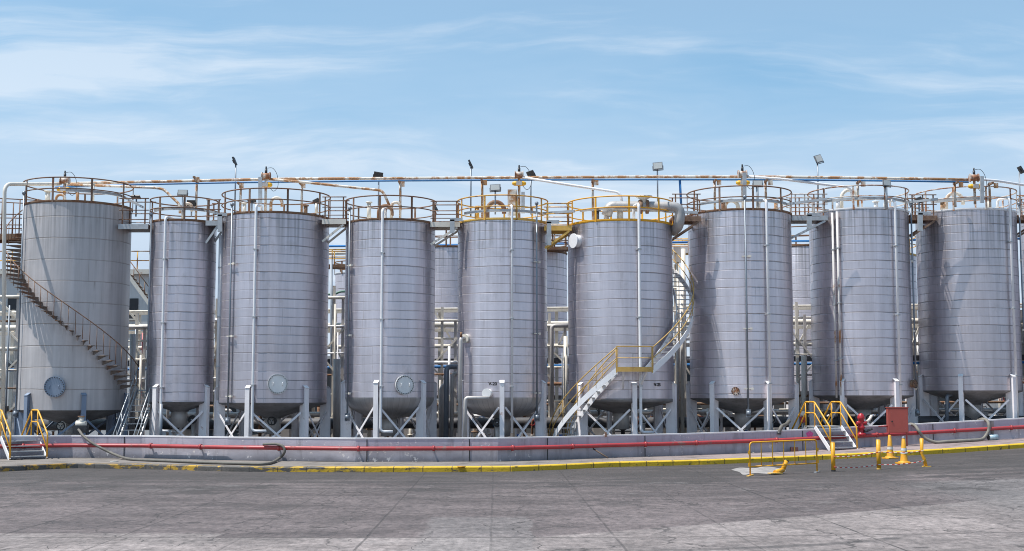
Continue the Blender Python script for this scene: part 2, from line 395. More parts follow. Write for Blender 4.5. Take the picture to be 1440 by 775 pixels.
# grime along the kerb, streaked with traffic
tr=t.noise(t.scalev(pos,(.22,.9,1),rot=(0,0,R(-4))),1.0,6,.62)
kb=t.math('MULTIPLY',t.step(wy,31.0,40.0),t.step(tr,.38,.60))
c=t.mix(t.math('MULTIPLY',kb,.75),c,(.042,.037,.036))
blot=t.math('MULTIPLY',t.step(t.noise(t.scalev(pos,(.42,.36,1)),1.0,9,.72),.545,.605),t.rng(t.step(wy,25.0,38.0),0,1,.35,1.0))
c=t.mix(t.math('MULTIPLY',blot,.72),c,(.036,.031,.030))
pale=t.step(t.noise(t.scalev(pos,(.5,.45,1),loc=(7,3,0)),1.0,9,.72),.58,.66)
c=t.mix(t.math('MULTIPLY',pale,.22),c,(.27,.25,.245))
gut=t.math('MULTIPLY',t.step(t.math('ADD',wy,t.math('MULTIPLY',t.noise(pos,.8,5,.7),5.0)),41.0,46.0),.70); c=t.mix(gut,c,(.040,.035,.033))
# oil drips and a finer crack net
ov=t.n('ShaderNodeTexVoronoi',{'Vector':t.n('ShaderNodeCombineXYZ',{0:wx,1:wy,2:0.0}).outputs[0],'Scale':.75})
od=t.math('SUBTRACT',1.0,t.step(t.math('ADD',ov.outputs['Distance'],t.math('MULTIPLY',t.noise(pos,3,4),.10)),.12,.20))
od=t.math('MULTIPLY',od,t.math('GREATER_THAN',t.n('ShaderNodeSeparateColor',{0:ov.outputs['Color']}).outputs[1],.45))
c=t.mix(t.math('MULTIPLY',od,.6),c,(.028,.024,.023))
v2=t.n('ShaderNodeTexVoronoi',{'Vector':t.n('ShaderNodeVectorMath',{0:t.scalev(pos,(.9,.55,0)),1:t.n('ShaderNodeVectorMath',{0:t.n('ShaderNodeTexNoise',{'Vector':pos,'Scale':1.7,'Detail':6.0}).outputs['Color'],'Scale':.6},operation='SCALE').outputs[0]},operation='ADD').outputs[0],'Scale':1.0},feature='DISTANCE_TO_EDGE').outputs['Distance']
c2k=t.math('MULTIPLY',t.math('SUBTRACT',1.0,t.step(v2,.004,.018)),t.step(t.noise(t.scalev(pos,(1,1,1),loc=(9,4,0)),.30,4),.50,.58))
c=t.mix(t.math('MULTIPLY',c2k,.75),c,(.03,.026,.025))
# tyre scrubs: two sets of arcs
for (cx0,cy0,rr,wd,x0,x1) in ((2.5,30.5,8.0,.16,1.5,8.5),(2.8,30.5,9.7,.16,2.5,8.5),(-1.5,48.0,8.5,.2,-6.0,6.0),(6.0,44.0,6.5,.14,1.0,6.5),(6.3,44.0,5.2,.14,1.6,6.5)):
    d=t.math('SQRT',t.math('ADD',t.math('POWER',t.math('SUBTRACT',wx,cx0),2.0),t.math('POWER',t.math('SUBTRACT',wy,cy0),2.0)))
    a=t.math('SUBTRACT',1.0,t.step(t.math('ABSOLUTE',t.math('SUBTRACT',d,rr)),wd*.4,wd*1.6))
    g=t.math('MULTIPLY',a,t.math('MULTIPLY',t.step(X,x0,x0+2),t.math('SUBTRACT',1.0,t.step(X,x1-2,x1))))
    c=t.mix(t.math('MULTIPLY',g,t.rng(t.noise(pos,2.2,5),.3,.7,.25,.75)),c,(.034,.031,.031))
# slab joints along the view and across it
jw=t.math('DIVIDE',t.math('ADD',t.math('ADD',t.math('MULTIPLY',wx,.15),t.math('MULTIPLY',X,.85)),t.math('ADD',100.0*2.35-2.25,t.math('MULTIPLY',Y,.012))),2.35)
fx=t.math('FRACT',jw); dx=t.math('MULTIPLY',t.math('MINIMUM',fx,t.math('SUBTRACT',1.0,fx)),2.35)
jr=t.n('ShaderNodeTexWhiteNoise',{'W':t.math('ROUND',jw)},noise_dimensions='1D').outputs[0]
jx=t.math('MULTIPLY',t.math('SUBTRACT',1.0,t.step(dx,.010,.036)),t.math('MULTIPLY',t.rng(jr,0,1,.45,1.2),t.rng(t.step(t.noise(pos,.5,3),.38,.55),0,1,.5,1.0)))
jy=t.math('SUBTRACT',1.0,t.step(t.math('ABSOLUTE',t.math('SUBTRACT',wy,24.5)),.02,.06))
vor=t.n('ShaderNodeTexVoronoi',{'Vector':t.n('ShaderNodeVectorMath',{0:t.scalev(pos,(.33,.22,0)),1:t.n('ShaderNodeVectorMath',{0:t.n('ShaderNodeTexNoise',{'Vector':pos,'Scale':1.1,'Detail':5.0}).outputs['Color'],'Scale':.35},operation='SCALE').outputs[0]},operation='ADD').outputs[0],'Scale':1.0},feature='DISTANCE_TO_EDGE').outputs['Distance']
cr=t.math('MULTIPLY',t.math('SUBTRACT',1.0,t.step(vor,.002,.010)),t.step(t.noise(pos,.35,3),.38,.55))
jn=t.math('MAXIMUM',t.math('MULTIPLY',jx,.75),t.math('MAXIMUM',t.math('MULTIPLY',jy,.6),t.math('MULTIPLY',cr,.7)))
c=t.mix(jn,c,(.03,.026,.025))
c=t.mix(t.math('MULTIPLY',t.step(grain,.62,.72),.3),c,(.045,.042,.04))
link(t,c,b.inputs['Base Color'])
link(t,t.rng(mid,.3,.7,.72,.92),b.inputs['Roughness'])
hh=t.math('SUBTRACT',t.math('ADD',t.math('MULTIPLY',fine,.5),t.math('MULTIPLY',grain,.5)),t.math('MULTIPLY',jn,2.0))
bp=t.n('ShaderNodeBump',{'Strength':.45,'Distance':.015,'Height':hh}); link(t,bp.outputs[0],b.inputs['Normal'])
YARD=m

# ------------------------------------------------------------------ camera, light, sky
cam=bpy.data.cameras.new('camera'); co=bpy.data.objects.new('camera',cam); C.objects.link(co)
cam.sensor_width=36; cam.lens=F/1440*36; cam.clip_end=5000; cam.clip_start=.1
co.location=(0,0,HC); co.rotation_euler=(R(90)+PITCH,0,0)
bpy.context.scene.camera=co
ELEV, BETA = R(66), R(17)
dirL=Vector((cos(BETA)*cos(ELEV),sin(BETA)*cos(ELEV),-sin(ELEV)))
sun=bpy.data.lights.new('sun','SUN'); sun.energy=5.0; sun.angle=R(.53); sun.color=(1,.955,.90)
so=bpy.data.objects.new('sun',sun); C.objects.link(so); so.rotation_euler=dirL.to_track_quat('-Z','Y').to_euler(); so.location=(-20,-10,40)
w=bpy.data.worlds.new('World'); bpy.context.scene.world=w; w.use_nodes=True
t=NT(w.node_tree); bg=w.node_tree.nodes['Background']
sky=t.n('ShaderNodeTexSky',sky_type='NISHITA'); sky.sun_disc=False; sky.sun_elevation=ELEV; sky.sun_rotation=math.atan2(-cos(BETA),-sin(BETA))
sky.air_density=1.0; sky.dust_density=1.2; sky.ozone_density=1.6
dv=t.n('ShaderNodeTexCoord').outputs['Generated']; sp=t.n('ShaderNodeSeparateXYZ',{0:dv})
hz=t.math('ADD',t.math('MAXIMUM',sp.outputs[2],0.0),.10)
pl=t.n('ShaderNodeCombineXYZ',{0:t.math('DIVIDE',sp.outputs[0],hz),1:t.math('DIVIDE',sp.outputs[1],hz),2:0.0}).outputs[0]
wv=t.n('ShaderNodeVectorMath',{0:pl,1:t.n('ShaderNodeVectorMath',{0:t.n('ShaderNodeTexNoise',{'Vector':pl,'Scale':.5,'Detail':5.0}).outputs['Color'],'Scale':1.5},operation='SCALE').outputs[0]},operation='ADD').outputs[0]
c1=t.noise(t.scalev(wv,(.50,1.45,1),loc=(4.7,2.2,0),rot=(0,0,R(-31))),1.0,8,.60)
c2=t.noise(t.scalev(wv,(.25,.45,1),loc=(3.3,1.2,0),rot=(0,0,R(-14))),1.0,6,.55)
cl=t.math('ADD',t.math('MULTIPLY',t.step(c1,.45,.70),1.0),t.math('MULTIPLY',t.step(c2,.40,.64),.40),clamp=True)
hazef=t.math('SUBTRACT',1.0,t.step(sp.outputs[2],.08,.29))
skyc=t.mix(1.0,sky.outputs[0],(.56,.98,1.07),'MULTIPLY')
cc=t.mix(t.math('MULTIPLY',hazef,.85),skyc,(4.15,4.65,5.75))
cc=t.mix(t.math('MULTIPLY',cl,.60),cc,(5.9,6.3,6.8))
link(t,cc,bg.inputs['Color']); bg.inputs['Strength'].default_value=.125
sc=bpy.context.scene
sc.view_settings.view_transform='Standard'; sc.view_settings.look='None'; sc.view_settings.exposure=.28; sc.view_settings.gamma=1
sc.cycles.max_bounces=6; sc.cycles.use_denoising=True; sc.cycles.filter_width=1.0

# ------------------------------------------------------------------ ground, pavement, kerb, bund wall
def struct(o): o['kind']='structure'; return o
WALL=[(-160,50.6),(0,51.2),(100,52.2),(200,51.9),(320,50.2),(500,48.9),(700,49.2),(860,51.7),(1100,54.5),(1280,56.6),(1440,57.6),(1640,58.8)]
WALLP=[Vector((xat(p,D,620),D,0)) for p,D in WALL]
KER=[(-160,45.0),(0,45.5),(100,47.7),(200,47.1),(330,45.5),(500,45.1),(720,45.5),(860,48.0),(1000,49.0),(1150,50.6),(1290,51.4),(1440,53.0),(1640,54.6)]
KERP=[Vector((xat(p,D,640),D,0)) for p,D in KER]
def dense(P,step=1.0):
    out=[]
    for a,b in zip(P,P[1:]):
        n=max(1,int((b-a).length/step))
        out+=[a+(b-a)*k/n for k in range(n)]
    return out+[P[-1]]
def wally(x): return lerp([(p.x,p.y) for p in WALLP],x)
def kery(x): return lerp([(p.x,p.y) for p in KERP],x)
def onroad(x,y): return Vector((x,y,zg(x)-DROP))
gx=[-400,-150,-80]+[-60+2*k for k in range(0,76)]+[120,200,400]; gy=[-30,0,10,15]+[20+2*k for k in range(0,40)]+[130,200,400,900]
mb=MB(); nx=len(gx)
mb.add([(x,y,zg(x)-DROP) for y in gy for x in gx],[(j*nx+i,j*nx+i+1,(j+1)*nx+i+1,(j+1)*nx+i) for j in range(len(gy)-1) for i in range(nx-1)])
struct(mb.build('ground',YARD,origin=(0,0,0)))
# pavement slab from kerb to wall
mb=MB(); xs=[-26+.8*k for k in range(0,76)]
vs=[]
for x in xs: vs+=[(x,kery(x)+.40,zg(x)),(x,wally(x)+.1,zg(x))]
mb.add(vs,[(2*i,2*i+2,2*i+3,2*i+1) for i in range(len(xs)-1)])
struct(mb.build('pavement',PAVE,origin=(0,45,0)))
mb=MB(); vs=[]
xs2=[-26+.4*k for k in range(0,151)]
for x in xs2:
    y=kery(x); z=zg(x)
    j=.012*sin(x*3.1)+.008*sin(x*7.7)
    vs+=[(x,y+j,z-DROP-.05),(x,y+j,z-.02),(x,y+.03+j,z+.012),(x,y+.42,z+.012),(x,y+.42,z-DROP-.05)]
mb.add(vs,[(5*i+k,5*i+5+k,5*i+6+k,5*i+1+k) for i in range(len(xs2)-1) for k in range(4)])
struct(mb.build('kerb',KERB,origin=(0,45,0)))

bund=thing('bund_wall','low lavender painted concrete wall running along the front of the tanks','wall',(0,50,0))
P=dense(WALLP,1.0)
def strip(P,off0,off1,z0,z1):
    mb=MB(); vs=[]
    for p in P:
        z=zg(p.x); vs+=[(p.x,p.y+off0,z+z0),(p.x,p.y+off0,z+z1),(p.x,p.y+off1,z+z1),(p.x,p.y+off1,z+z0)]
    m=len(P); mb.add(vs,[(4*i+k,4*i+4+k,4*i+4+(k+1)%4,4*i+(k+1)%4) for i in range(m-1) for k in range(4)]+[(0,1,2,3),(4*m-1,4*m-2,4*m-3,4*m-4)])
    return mb
strip(P,0,.25,-.1,.845).build('wall_face',BUND,bund)
strip(P,-.012,.262,.845,.90).build('coping',WHITE,bund)
for px in (175,516,660,768,905,1128,1312,1395):
    i=lerp([(a,k) for k,(a,D) in enumerate(WALL)],px); k=int(i); p=WALLP[k].lerp(WALLP[k+1],i-k)
    MB().box((p.x,p.y-.002,zg(p.x)+.42),(.035 if px!=1395 else .16,.03,.84)).build('joint_seal',DARK if px!=1395 else CONE,bund)
p=W(1139,611,54.9); mb=MB()
mb.add([(p.x+.16*cos(a)*(1+.25*sin(5*a)),wally(p.x+.16*cos(a)*(1+.25*sin(5*a)))-.006,p.z+.14*sin(a)) for a in [2*PI*k/14 for k in range(14)]],[list(range(14))]).build('paint_splash',PINK,bund)

def along(px,off):
    i=lerp([(a,k) for k,(a,D) in enumerate(WALL)],px); k=min(int(i),len(WALL)-2); p=WALLP[k].lerp(WALLP[k+1],i-k); return Vector((p.x,p.y+off,zg(p.x)))
# red fire main on brackets
fm=thing('fire_main','long red pipe fixed along the front of the low painted wall','pipe',(0,50,0))
pts=[Vector((p.x,p.y-.2,zg(p.x)+.50)) for p in P]
MB().tube(pts,.08,12).build('pipe_run',RED,fm)
for px in (35,215,285,395,505,610,720,803,905,975,1090,1230,1340,1420):
    q=along(px,-.2); z=q.z+.50
    mb=MB(); d=(along(px+4,-.2)-along(px-4,-.2)).normalized()
    mb.cyl(Vector((q.x,q.y,z))-d*.045,Vector((q.x,q.y,z))+d*.045,.108,12); mb.build('flange',RED,fm)
    MB().bar((q.x,q.y+.0,z-.12),(q.x,q.y+.2,z-.12),.06,.04).build('bracket',GALV,fm)

# ------------------------------------------------------------------ tanks
LAST={}
def pol(X,D,rho,ph,z): return Vector((X+rho*sin(ph),D-rho*cos(ph),z))
def rail_ring(root,X,D,r,z0,h,n,ph0,mat,pr=.030,pw=.085,skip=None):
    def ring(z): return [pol(X,D,r,2*PI*k/72,z) for k in range(72)]
    a=MB().tube(ring(z0+h),pr,7,closed=True).build('railing',mat,root)
    MB().tube(ring(z0+h*.52),pr*.9,7,closed=True).build('mid_rail',mat,a)
    for k in range(n):
        ph=ph0+2*PI*k/n
        p=pol(X,D,r,ph,z0-.06); 
        MB().box((p.x,p.y,z0+h/2-.04),(pw,.03,h+.08),rz=ph).build('post',mat,a)
def tank(name,label,xl,xr,D,ytop,ybot,style,nleg,lph,rmat,nrail,rph,edge,shell=CLAD,leg=LEG,grp='tall storage tanks in the front row',h=1.0,legh=.62,full=True,ymid=430,legdepth=.44):
    u=lambda px: math.atan(W(px,ymid,D).x/D)
    a0,a1=u(xl),u(xr); a=(a0+a1)/2; dl=(a1-a0)/2
    X=D*math.tan(a); r=D/cos(a)*sin(dl)
    zt=zat(ytop,D-r); zb=zat(ybot,D-r); g=zg(X)-DROP
    root=thing('storage_tank',label,'tank',(X,D,g),grp)
    LAST[name]=dict(X=X,D=D,r=r,zt=zt,zb=zb,g=g,root=root,cxp=(xl+xr)/2,hw=(xr-xl)/2)
    prof=[(r,zb)]+[(r,zb+(zt-zb)*k/8) for k in range(1,9)]
    sh=MB().lathe(X,D,prof,96)
    sh.build('shell',shell,root)
    MB().lathe(X,D,[(r+.012,zt-.05),(r+.03,zt),(r+.03,zt+.05),(r-.12,zt+.055)],96,False).build('rim',edge,root)
    MB().lathe(X,D,[(r-.10,zt+.045),(r*.5,zt+.12),(.02,zt+.17)],48,True,cap1=True).build('roof',CREAM,root)
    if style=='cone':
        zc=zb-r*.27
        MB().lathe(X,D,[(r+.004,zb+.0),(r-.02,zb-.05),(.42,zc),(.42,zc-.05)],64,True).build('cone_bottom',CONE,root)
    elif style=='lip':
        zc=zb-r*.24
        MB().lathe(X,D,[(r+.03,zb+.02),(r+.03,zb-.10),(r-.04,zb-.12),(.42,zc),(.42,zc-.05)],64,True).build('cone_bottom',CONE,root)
    else:
        zc=zb-.95
        MB().lathe(X,D,[(r,zb),(r*.985,zb-.15),(r*.93,zb-.34),(r*.80,zb-.55),(r*.6,zb-.74),(r*.35,zb-.88),(.1,zb-.95)],72,True,cap1=True).build('dished_bottom',DISH,root)
    MB().cyl((X,D,zc+.1),(X,D,max(g+.55,zc-.75)),.36,20).build('outlet_neck',GREYP,root)
    for k in range(nleg):
        ph=R(lph)+2*PI*k/nleg
        mb=MB(); tx=Vector((cos(ph),sin(ph),0))
        ro=r+.15; ri=r-legdepth+.15
        zlow=zb-(.27*(r-ri) if style!='dish' else .62)
        prof=[(ri,g),(ro,g),(ro,zb+legh),(r+.006,zb+legh+.10),(r+.006,zb-.02),(ri,zlow-.02)]
        mb.poly([pol(X,D,q,ph,z)-tx*.05 for q,z in prof],tx*.10)
        lg=mb.build('leg',leg,root)
        MB().bar(pol(X,D,ro+.012,ph,g),pol(X,D,ro+.012,ph,zb+legh-.015),.20,.024,up=(sin(ph),-cos(ph),0)).build('flange',leg,lg)
        MB().bar(pol(X,D,ro+.04,ph,zb+legh+.0),pol(X,D,r+.01,ph,zb+legh+.115),.21,.02).build('cap_plate',WHITE if leg is LEG else leg,lg)
        MB().box(pol(X,D,r-.02,ph,g+.02),(.5,.6,.04),rz=ph).build('base_plate',GREYP,lg)
    if full:
        for k in range(nleg):
            p0=R(lph)+2*PI*k/nleg; p1=p0+2*PI/nleg; q=r+.02
            e=R(4)
            zh=zb-.42; zl=g+.12
            mb=MB(); mb.bar(pol(X,D,q,p0+e,zh),pol(X,D,q,p1-e,zl),.03,.085); mb.bar(pol(X,D,q-.05,p0+e,zl),pol(X,D,q-.05,p1-e,zh),.03,.085)
            mb.build('cross_brace',leg,root)
    rail_ring(root,X,D,r+.035,zt+.03,h,nrail,R(rph),rmat)
    return LAST[name]
T={}
def tk(n,*a,**k): T[n]=tank(n,*a,**k); return T[n]
tk(1,'pale smooth plated tank with a spiral stair winding across its front',27.5,182,57,282.5,577,'cone',6,-30,RUST,9,-48,RUSTO,shell=PLATE,leg=LEGB)
tk(2,'narrowest clad tank, standing beside the spiral stair tank',208.5,302.5,57,309,565,'cone',4,-27,RUST,8,-30,RUSTO)
tk(3,'wide clad tank with white bolted manhole cover and conical bottom',310,461.5,57,298,566.5,'cone',6,-15,RUST,9,-18,RUSTO)
tk(4,'slimmer clad tank with bolted manhole cover and rounded dish bottom',485,611.5,57,308,559,'dish',6,-10,RUST,9,-8,RUSTO)
tk(5,'clad tank marked V-20 with yellow top railing and dish bottom',643.5,769.5,57,307.5,559,'dish',6,0,YELR,9,-22,YELB)
tk(6,'clad tank marked V-25 with yellow top railing and wraparound stairs',799,946.5,57,309,562,'lip',6,8.5,YEL,10,-31,YEL)
tk(7,'clad tank with brown rusty railing, standing right of the staircase tank',969,1115,58.0,294,560,'cone',6,18,RUST,10,-31,RUSTO)
tk(8,'clad tank behind the red cabinet with pale rusty top railing',1140,1281.5,59.2,292.5,556,'cone',6,23,RUSTW,10,-20,WHITE)
tk(9,'rightmost complete clad tank, behind the looped grey hose',1290.5,1434.5,60.3,293.5,549,'cone',6,30,RUSTW,10,-32,WHITE)
tk(10,'clad tank cut off by the right edge of the photo',1438,1584,61.5,297,546,'cone',6,30,RUSTW,10,-32,WHITE)
TN={1:'the spiral stair tank',2:'the narrowest tank',3:'the wide third tank',4:'the fourth tank from the left',5:'the tank marked V-20',6:'the tank marked V-25',7:'the seventh tank from the left',8:'the tank behind the red cabinet',9:'the tank behind the looped hose',10:'the tank at the right edge'}
# second row
B2='tanks of the second row'
tk('b1','small second-row tank with domed white top seen between third and fourth tanks',471,531,70,383,550,'cone',4,20,RUSTO,8,10,WHITE,shell=CLADB,grp=B2,full=False,h=.6)
tk('b2','second-row clad tank seen between the fourth tank and the V-20 tank',572,688,69,346.5,556,'cone',6,20,RUSTO,10,0,RUSTO,shell=CLADB,grp=B2,full=False)
tk('b3','second-row clad tank seen between the V-20 and V-25 tanks',690,797.5,68.5,352,556,'cone',6,20,RUSTO,10,0,RUSTO,shell=CLADB,grp=B2,full=False)
tk('b4','second-row clad tank seen between seventh and eighth tanks',1078,1190,70,345,550,'cone',6,20,RUSTO,10,0,RUSTO,shell=CLADB,grp=B2,full=False)
tk('b5','second-row clad tank with yellow railing seen between the two rightmost whole tanks',1192,1290,70,356,545,'cone',6,20,YELR,10,0,YELB,shell=CLADB,grp=B2,full=False)

def phi_of(n,px,rho=0):
    t_=T[n]; s_=(px-t_['cxp'])/t_['hw']*t_['r']/(t_['r']+rho)
    off=math.atan(t_['X']/t_['D'])     # silhouettes are measured square to the sight line
    return math.asin(max(-1,min(1,s_)))+off*0
def P3(n,px,rho,z): 
    t_=T[n]; return pol(t_['X'],t_['D'],t_['r']+rho,phi_of(n,px,rho),z)
def zf(n,py): t_=T[n]; return zat(py,t_['D']-t_['r'])
def downpipe(n,px,ytop,ybot,rad=.055,mat=WHITE,elbow=True,inlet=True,name='downpipe',rho=.14):
    t_=T[n]; zt,zb=zf(n,ytop),max(zf(n,ybot),t_['g']+.15); ph=phi_of(n,px,rho); X,D,r=t_['X'],t_['D'],t_['r']
    pts=[pol(X,D,r+rho,ph,zt),pol(X,D,r+rho,ph,zb)]
    if inlet: pts=[pol(X,D,r-.5,ph,t_['zt']+.1),pol(X,D,r-.5,ph,zt),*pts]
    if elbow: pts+=[pol(X,D,r+rho-.0,ph+R(14),zb)]
    o=MB().tube(fillet(pts,.18,5),rad,10).build(name,mat,t_['root'])
    for f in (.2,.5,.8):
        z=zt+(zb-zt)*f
        if z<t_['zb']+.1: continue
        MB().bar(pol(X,D,r,ph,z),pol(X,D,r+rho+rad+.01,ph,z),rad*2+.05,.05).build('pipe_clip',GALV,o)
def conduit(n,px,ytop,ybot,clamps=True,rho=.12,side=1):
    t_=T[n]; zt,zb=zf(n,ytop),zf(n,ybot); ph=phi_of(n,px,rho); X,D,r=t_['X'],t_['D'],t_['r']
    o=MB().tube([pol(X,D,r+rho,ph,zt),pol(X,D,r+rho,ph,zb)],.04,8).build('conduit',CONDUIT,t_['root'])
    MB().lathe(*pol(X,D,r+rho,ph,0).xy,[(.06,zt-.05),(.085,zt-.02),(.085,zt+.05),(.03,zt+.1)],10,cap0=True,cap1=True).build('conduit_head',CONDUIT,o)
    c=pol(X,D,r+rho,ph,zb-.13)
    MB().box(c,(.20,.14,.34),rz=ph).lathe(c.x,c.y-.08,[(.0,c.z-.1),(.10,c.z-.1),(.10,c.z+.1),(.0,c.z+.1)],10).build('junction_box',CONDUIT,o)
    if clamps:
        for f in (.28,.62,.9):
            z=zt+(zb-zt)*f
            mb=MB(); q=pol(X,D,r+rho,ph,z); mb.box(q,(.34,.05,.045),rz=ph); mb.box(pol(X,D,r+rho,ph+R(4.2)*side,z),(.12,.09,.09),rz=ph); mb.build('clamp',CREAM,o)
conduit(1,43,268,578,False)
downpipe(2,242,305,606); conduit(2,217,300,578,False)
downpipe(3,372.5,288,606,.06); conduit(3,335.5,286,588,True)
downpipe(3,311.0,323,563,.085,WHITE,False,False,rho=.05)
downpipe(4,543.5,294,607,.06); conduit(4,495,290,583,True)
downpipe(5,720,289,609,.055,elbow=False); conduit(5,754,284,583,True)
downpipe(6,892.5,287,608,.065)
downpipe(7,1067,281,605,.06,elbow=False); conduit(7,1036.5,278,577,True)
downpipe(8,1245,281,607,.06,elbow=False); conduit(8,1279.5,282,577,True,side=-1)
downpipe(8,1159,297,560,.05,PIPER,False,False); downpipe(8,1164.5,296,556,.05,PIPER,False,False)
downpipe(9,1405,277,592,.06,elbow=False); conduit(9,1431.5,281,575,True,side=-1)

def cover(n,px,py,rad,mat,bolts=24,th=.07,name='manhole_cover',neck=.09):
    t_=T[n]; X,D,r=t_['X'],t_['D'],t_['r']; ph=phi_of(n,px); z=zf(n,py)
    nrm=Vector((sin(ph),-cos(ph),0)); a=pol(X,D,r-.15,ph,z); e=pol(X,D,r+neck,ph,z)
    mb=MB().cyl(a,e,rad*.86,32); mb.build('manhole_neck',mat,t_['root'])
    o=MB().cyl(e,e+nrm*th,rad,40).build(name,mat,t_['root'])
    if bolts:
        tx=Vector((cos(ph),sin(ph),0))
        for k in range(bolts):
            q=e+nrm*th+(tx*cos(2*PI*k/bolts)+Vector((0,0,1))*sin(2*PI*k/bolts))*rad*.9
            MB().cyl(q,q+nrm*.03,.024,6).build('bolt',BOLT,o)
        for s_ in (-1,1):
            q=e+nrm*th+tx*.45*rad*s_
            MB().tube(fillet([q+Vector((0,0,.06)),q+nrm*.07+Vector((0,0,.06)),q+nrm*.07-Vector((0,0,.06)),q-Vector((0,0,.06))],.03,3),.012,6).build('handle',mat,o)
cover(1,107,544,.44,BLUEGREY,24); cover(3,405,540,.43,MANW,28); cover(4,573.5,541.5,.42,MANW,28)
cover(6,811,335,.32,WHITE,0,.05,'nozzle_cap',.22)
cover(7,1021,550,.18,RUSTW,10,.05,'nozzle_flange',.1); cover(8,1269,539.5,.20,RUSTO,10,.06,'nozzle_flange',.14); cover(9,1428,534,.19,RUSTW,10,.05,'nozzle_flange',.1)
cover(5,689,553,.2,MANW,0,.05,'nozzle_cap',.35)
# roof fittings
def gooseneck(n,px,py,hh,rad,mat,span=.55):
    t_=T[n]; X=t_['X']+(px-t_['cxp'])/t_['hw']*t_['r']; D=t_['D']-.2; z=t_['zt']+.1
    pts=[(X-span/2,D,z)]+[(X-span/2*cos(a),D,z+hh-span/2+span/2*sin(a)) for a in [PI*k/10 for k in range(11)]]+[(X+span/2,D,z+hh-span/2-.15)]
    MB().tube(pts,rad,10).build('vent_pipe',mat,t_['root'])
gooseneck(2,262,290,.8,.07,CREAMR,.4); gooseneck(3,387,275,.85,.07,CREAMR,.5); gooseneck(4,541,288,.75,.08,RUSTO,.6); gooseneck(4,556,288,.9,.07,CREAMR,.4); gooseneck(5,697,282,.9,.10,RUSTO,.75)
gooseneck(8,1197,274,1.05,.085,CREAM,.75); gooseneck(9,1345,275,.95,.085,CREAMR,.8); gooseneck(7,1030,281,.6,.09,CREAMR,.6); gooseneck(1,80,275,.5,.06,CREAMR,.4)
def stub(n,px,hh,rad,mat,off=-.8):
    t_=T[n]; X=t_['X']+(px-t_['cxp'])/t_['hw']*t_['r']; D=t_['D']+off; z=t_['zt']+.08
    MB().cyl((X,D,z),(X,D,z+hh),rad,12).cyl((X,D,z+hh),(X,D,z+hh+.05),rad*1.6,12).build('roof_nozzle',mat,t_['root'])
for n,px,hh,rad,mat in ((1,68,.55,.1,CREAM),(1,112,.6,.07,CREAMR),(1,135,.9,.06,CREAM),(3,345,.5,.08,CREAM),(3,432,.4,.09,RUSTO),(4,520,.8,.09,CREAM),(5,672,.6,.07,YELR),(6,838,.5,.12,DARKP),(6,852,.6,.12,GREYP),(6,871,.7,.14,CREAM),(7,1015,.5,.09,RUSTO),(7,1090,.5,.08,CREAMR),(8,1175,.5,.1,WHITE),(8,1230,.4,.1,WHITE),(9,1320,.45,.1,CREAMR),(9,1390,.6,.09,CREAM)):
    stub(n,px,hh,rad,mat)
# painted tank numbers
def number(n,px,py,s_,h_):
    t_=T[n]; ph=phi_of(n,px); p=pol(t_['X'],t_['D'],t_['r']+.018,ph,zf(n,py))
    cu=bpy.data.curves.new('tank_number','FONT'); cu.body=s_; cu.size=h_; cu.extrude=.003; cu.offset=.006; cu.align_x='CENTER'; cu.align_y='CENTER'
    cu.materials.append(BLACK)
    tmp=bpy.data.objects.new('tmp',cu); C.objects.link(tmp); dg=bpy.context.evaluated_depsgraph_get()
    me=bpy.data.meshes.new_from_object(tmp.evaluated_get(dg)); bpy.data.objects.remove(tmp)
    o=bpy.data.objects.new('tank_number',me); C.objects.link(o); o.parent=t_['root']; o.location=p-ORI[t_['root'].name]; o.rotation_euler=(R(90),0,ph)
number(5,694,540,'V-20',.19); number(6,917,541,'V-25',.19)

# ------------------------------------------------------------------ stairs
def helix_stair(n,name,label,ph0,ph1,z0,z1,ri,ro,nt,tread_mat,rail_mat,str_mat=None,both=False,railh=.95,mid=True,root=None,each=1,thin=.018):
    t_=T[n]; X,D,r=t_['X'],t_['D'],t_['r']
    root=root or thing(name,label,'stairs',pol(X,D,r+ro,ph0,min(z0,z1)))
    f=lambda k:(ph0+(ph1-ph0)*k, z0+(z1-z0)*k)
    for k in range(nt):
        ph,z=f((k+.5)/nt); dp=(ph1-ph0)/nt*.62
        a=[pol(X,D,r+q,ph+s_*dp,z) for q,s_ in ((ri,-.5),(ro,-.5),(ro,.5),(ri,.5))]
        MB().poly(a,(0,0,.035)).build('tread',tread_mat,root)
        if not str_mat:
            m_=MB(); m_.poly([pol(X,D,r+.0,ph,z),pol(X,D,r+ro,ph,z),pol(X,D,r+.0,ph,z-.16)],Vector((cos(ph),sin(ph),0))*.012).build('tread_bracket',tread_mat,root)
    if str_mat:
        for q in (ri,ro):
            pts=[]
            for k in range(25):
                ph,z=f(k/24); pts.append(pol(X,D,r+q,ph,z-.16))
            MB().sweep(pts,.025,.30).build('stringer',str_mat,root)
    for q in ((ri,ro) if both else (ro,)):
        hr=[pol(X,D,r+q,f(k/24)[0],f(k/24)[1]+railh) for k in range(25)]
        o=MB().tube(hr,.024,7).build('handrail',rail_mat,root)
        if mid: MB().tube([p-Vector((0,0,.45)) for p in hr],.02,7).build('mid_rail',rail_mat,o)
        m_=nt//each if not mid else 5
        for k in range(m_+1):
            ph,z=f(min(.995,max(.005,k/m_)))
            MB().cyl(pol(X,D,r+q,ph,z-.02),pol(X,D,r+q,ph,z+railh),thin,6).build('post',rail_mat,o)
    return root
t1=T[1]
zl=zf(1,548)
s1=helix_stair(1,'spiral_stair','rusty open spiral stair curling around the pale plated tank',R(-118),R(80),t1['zt']-.55,zat(546,57),.06,.78,36,STAIR,RUST,mid=False,thin=.015)
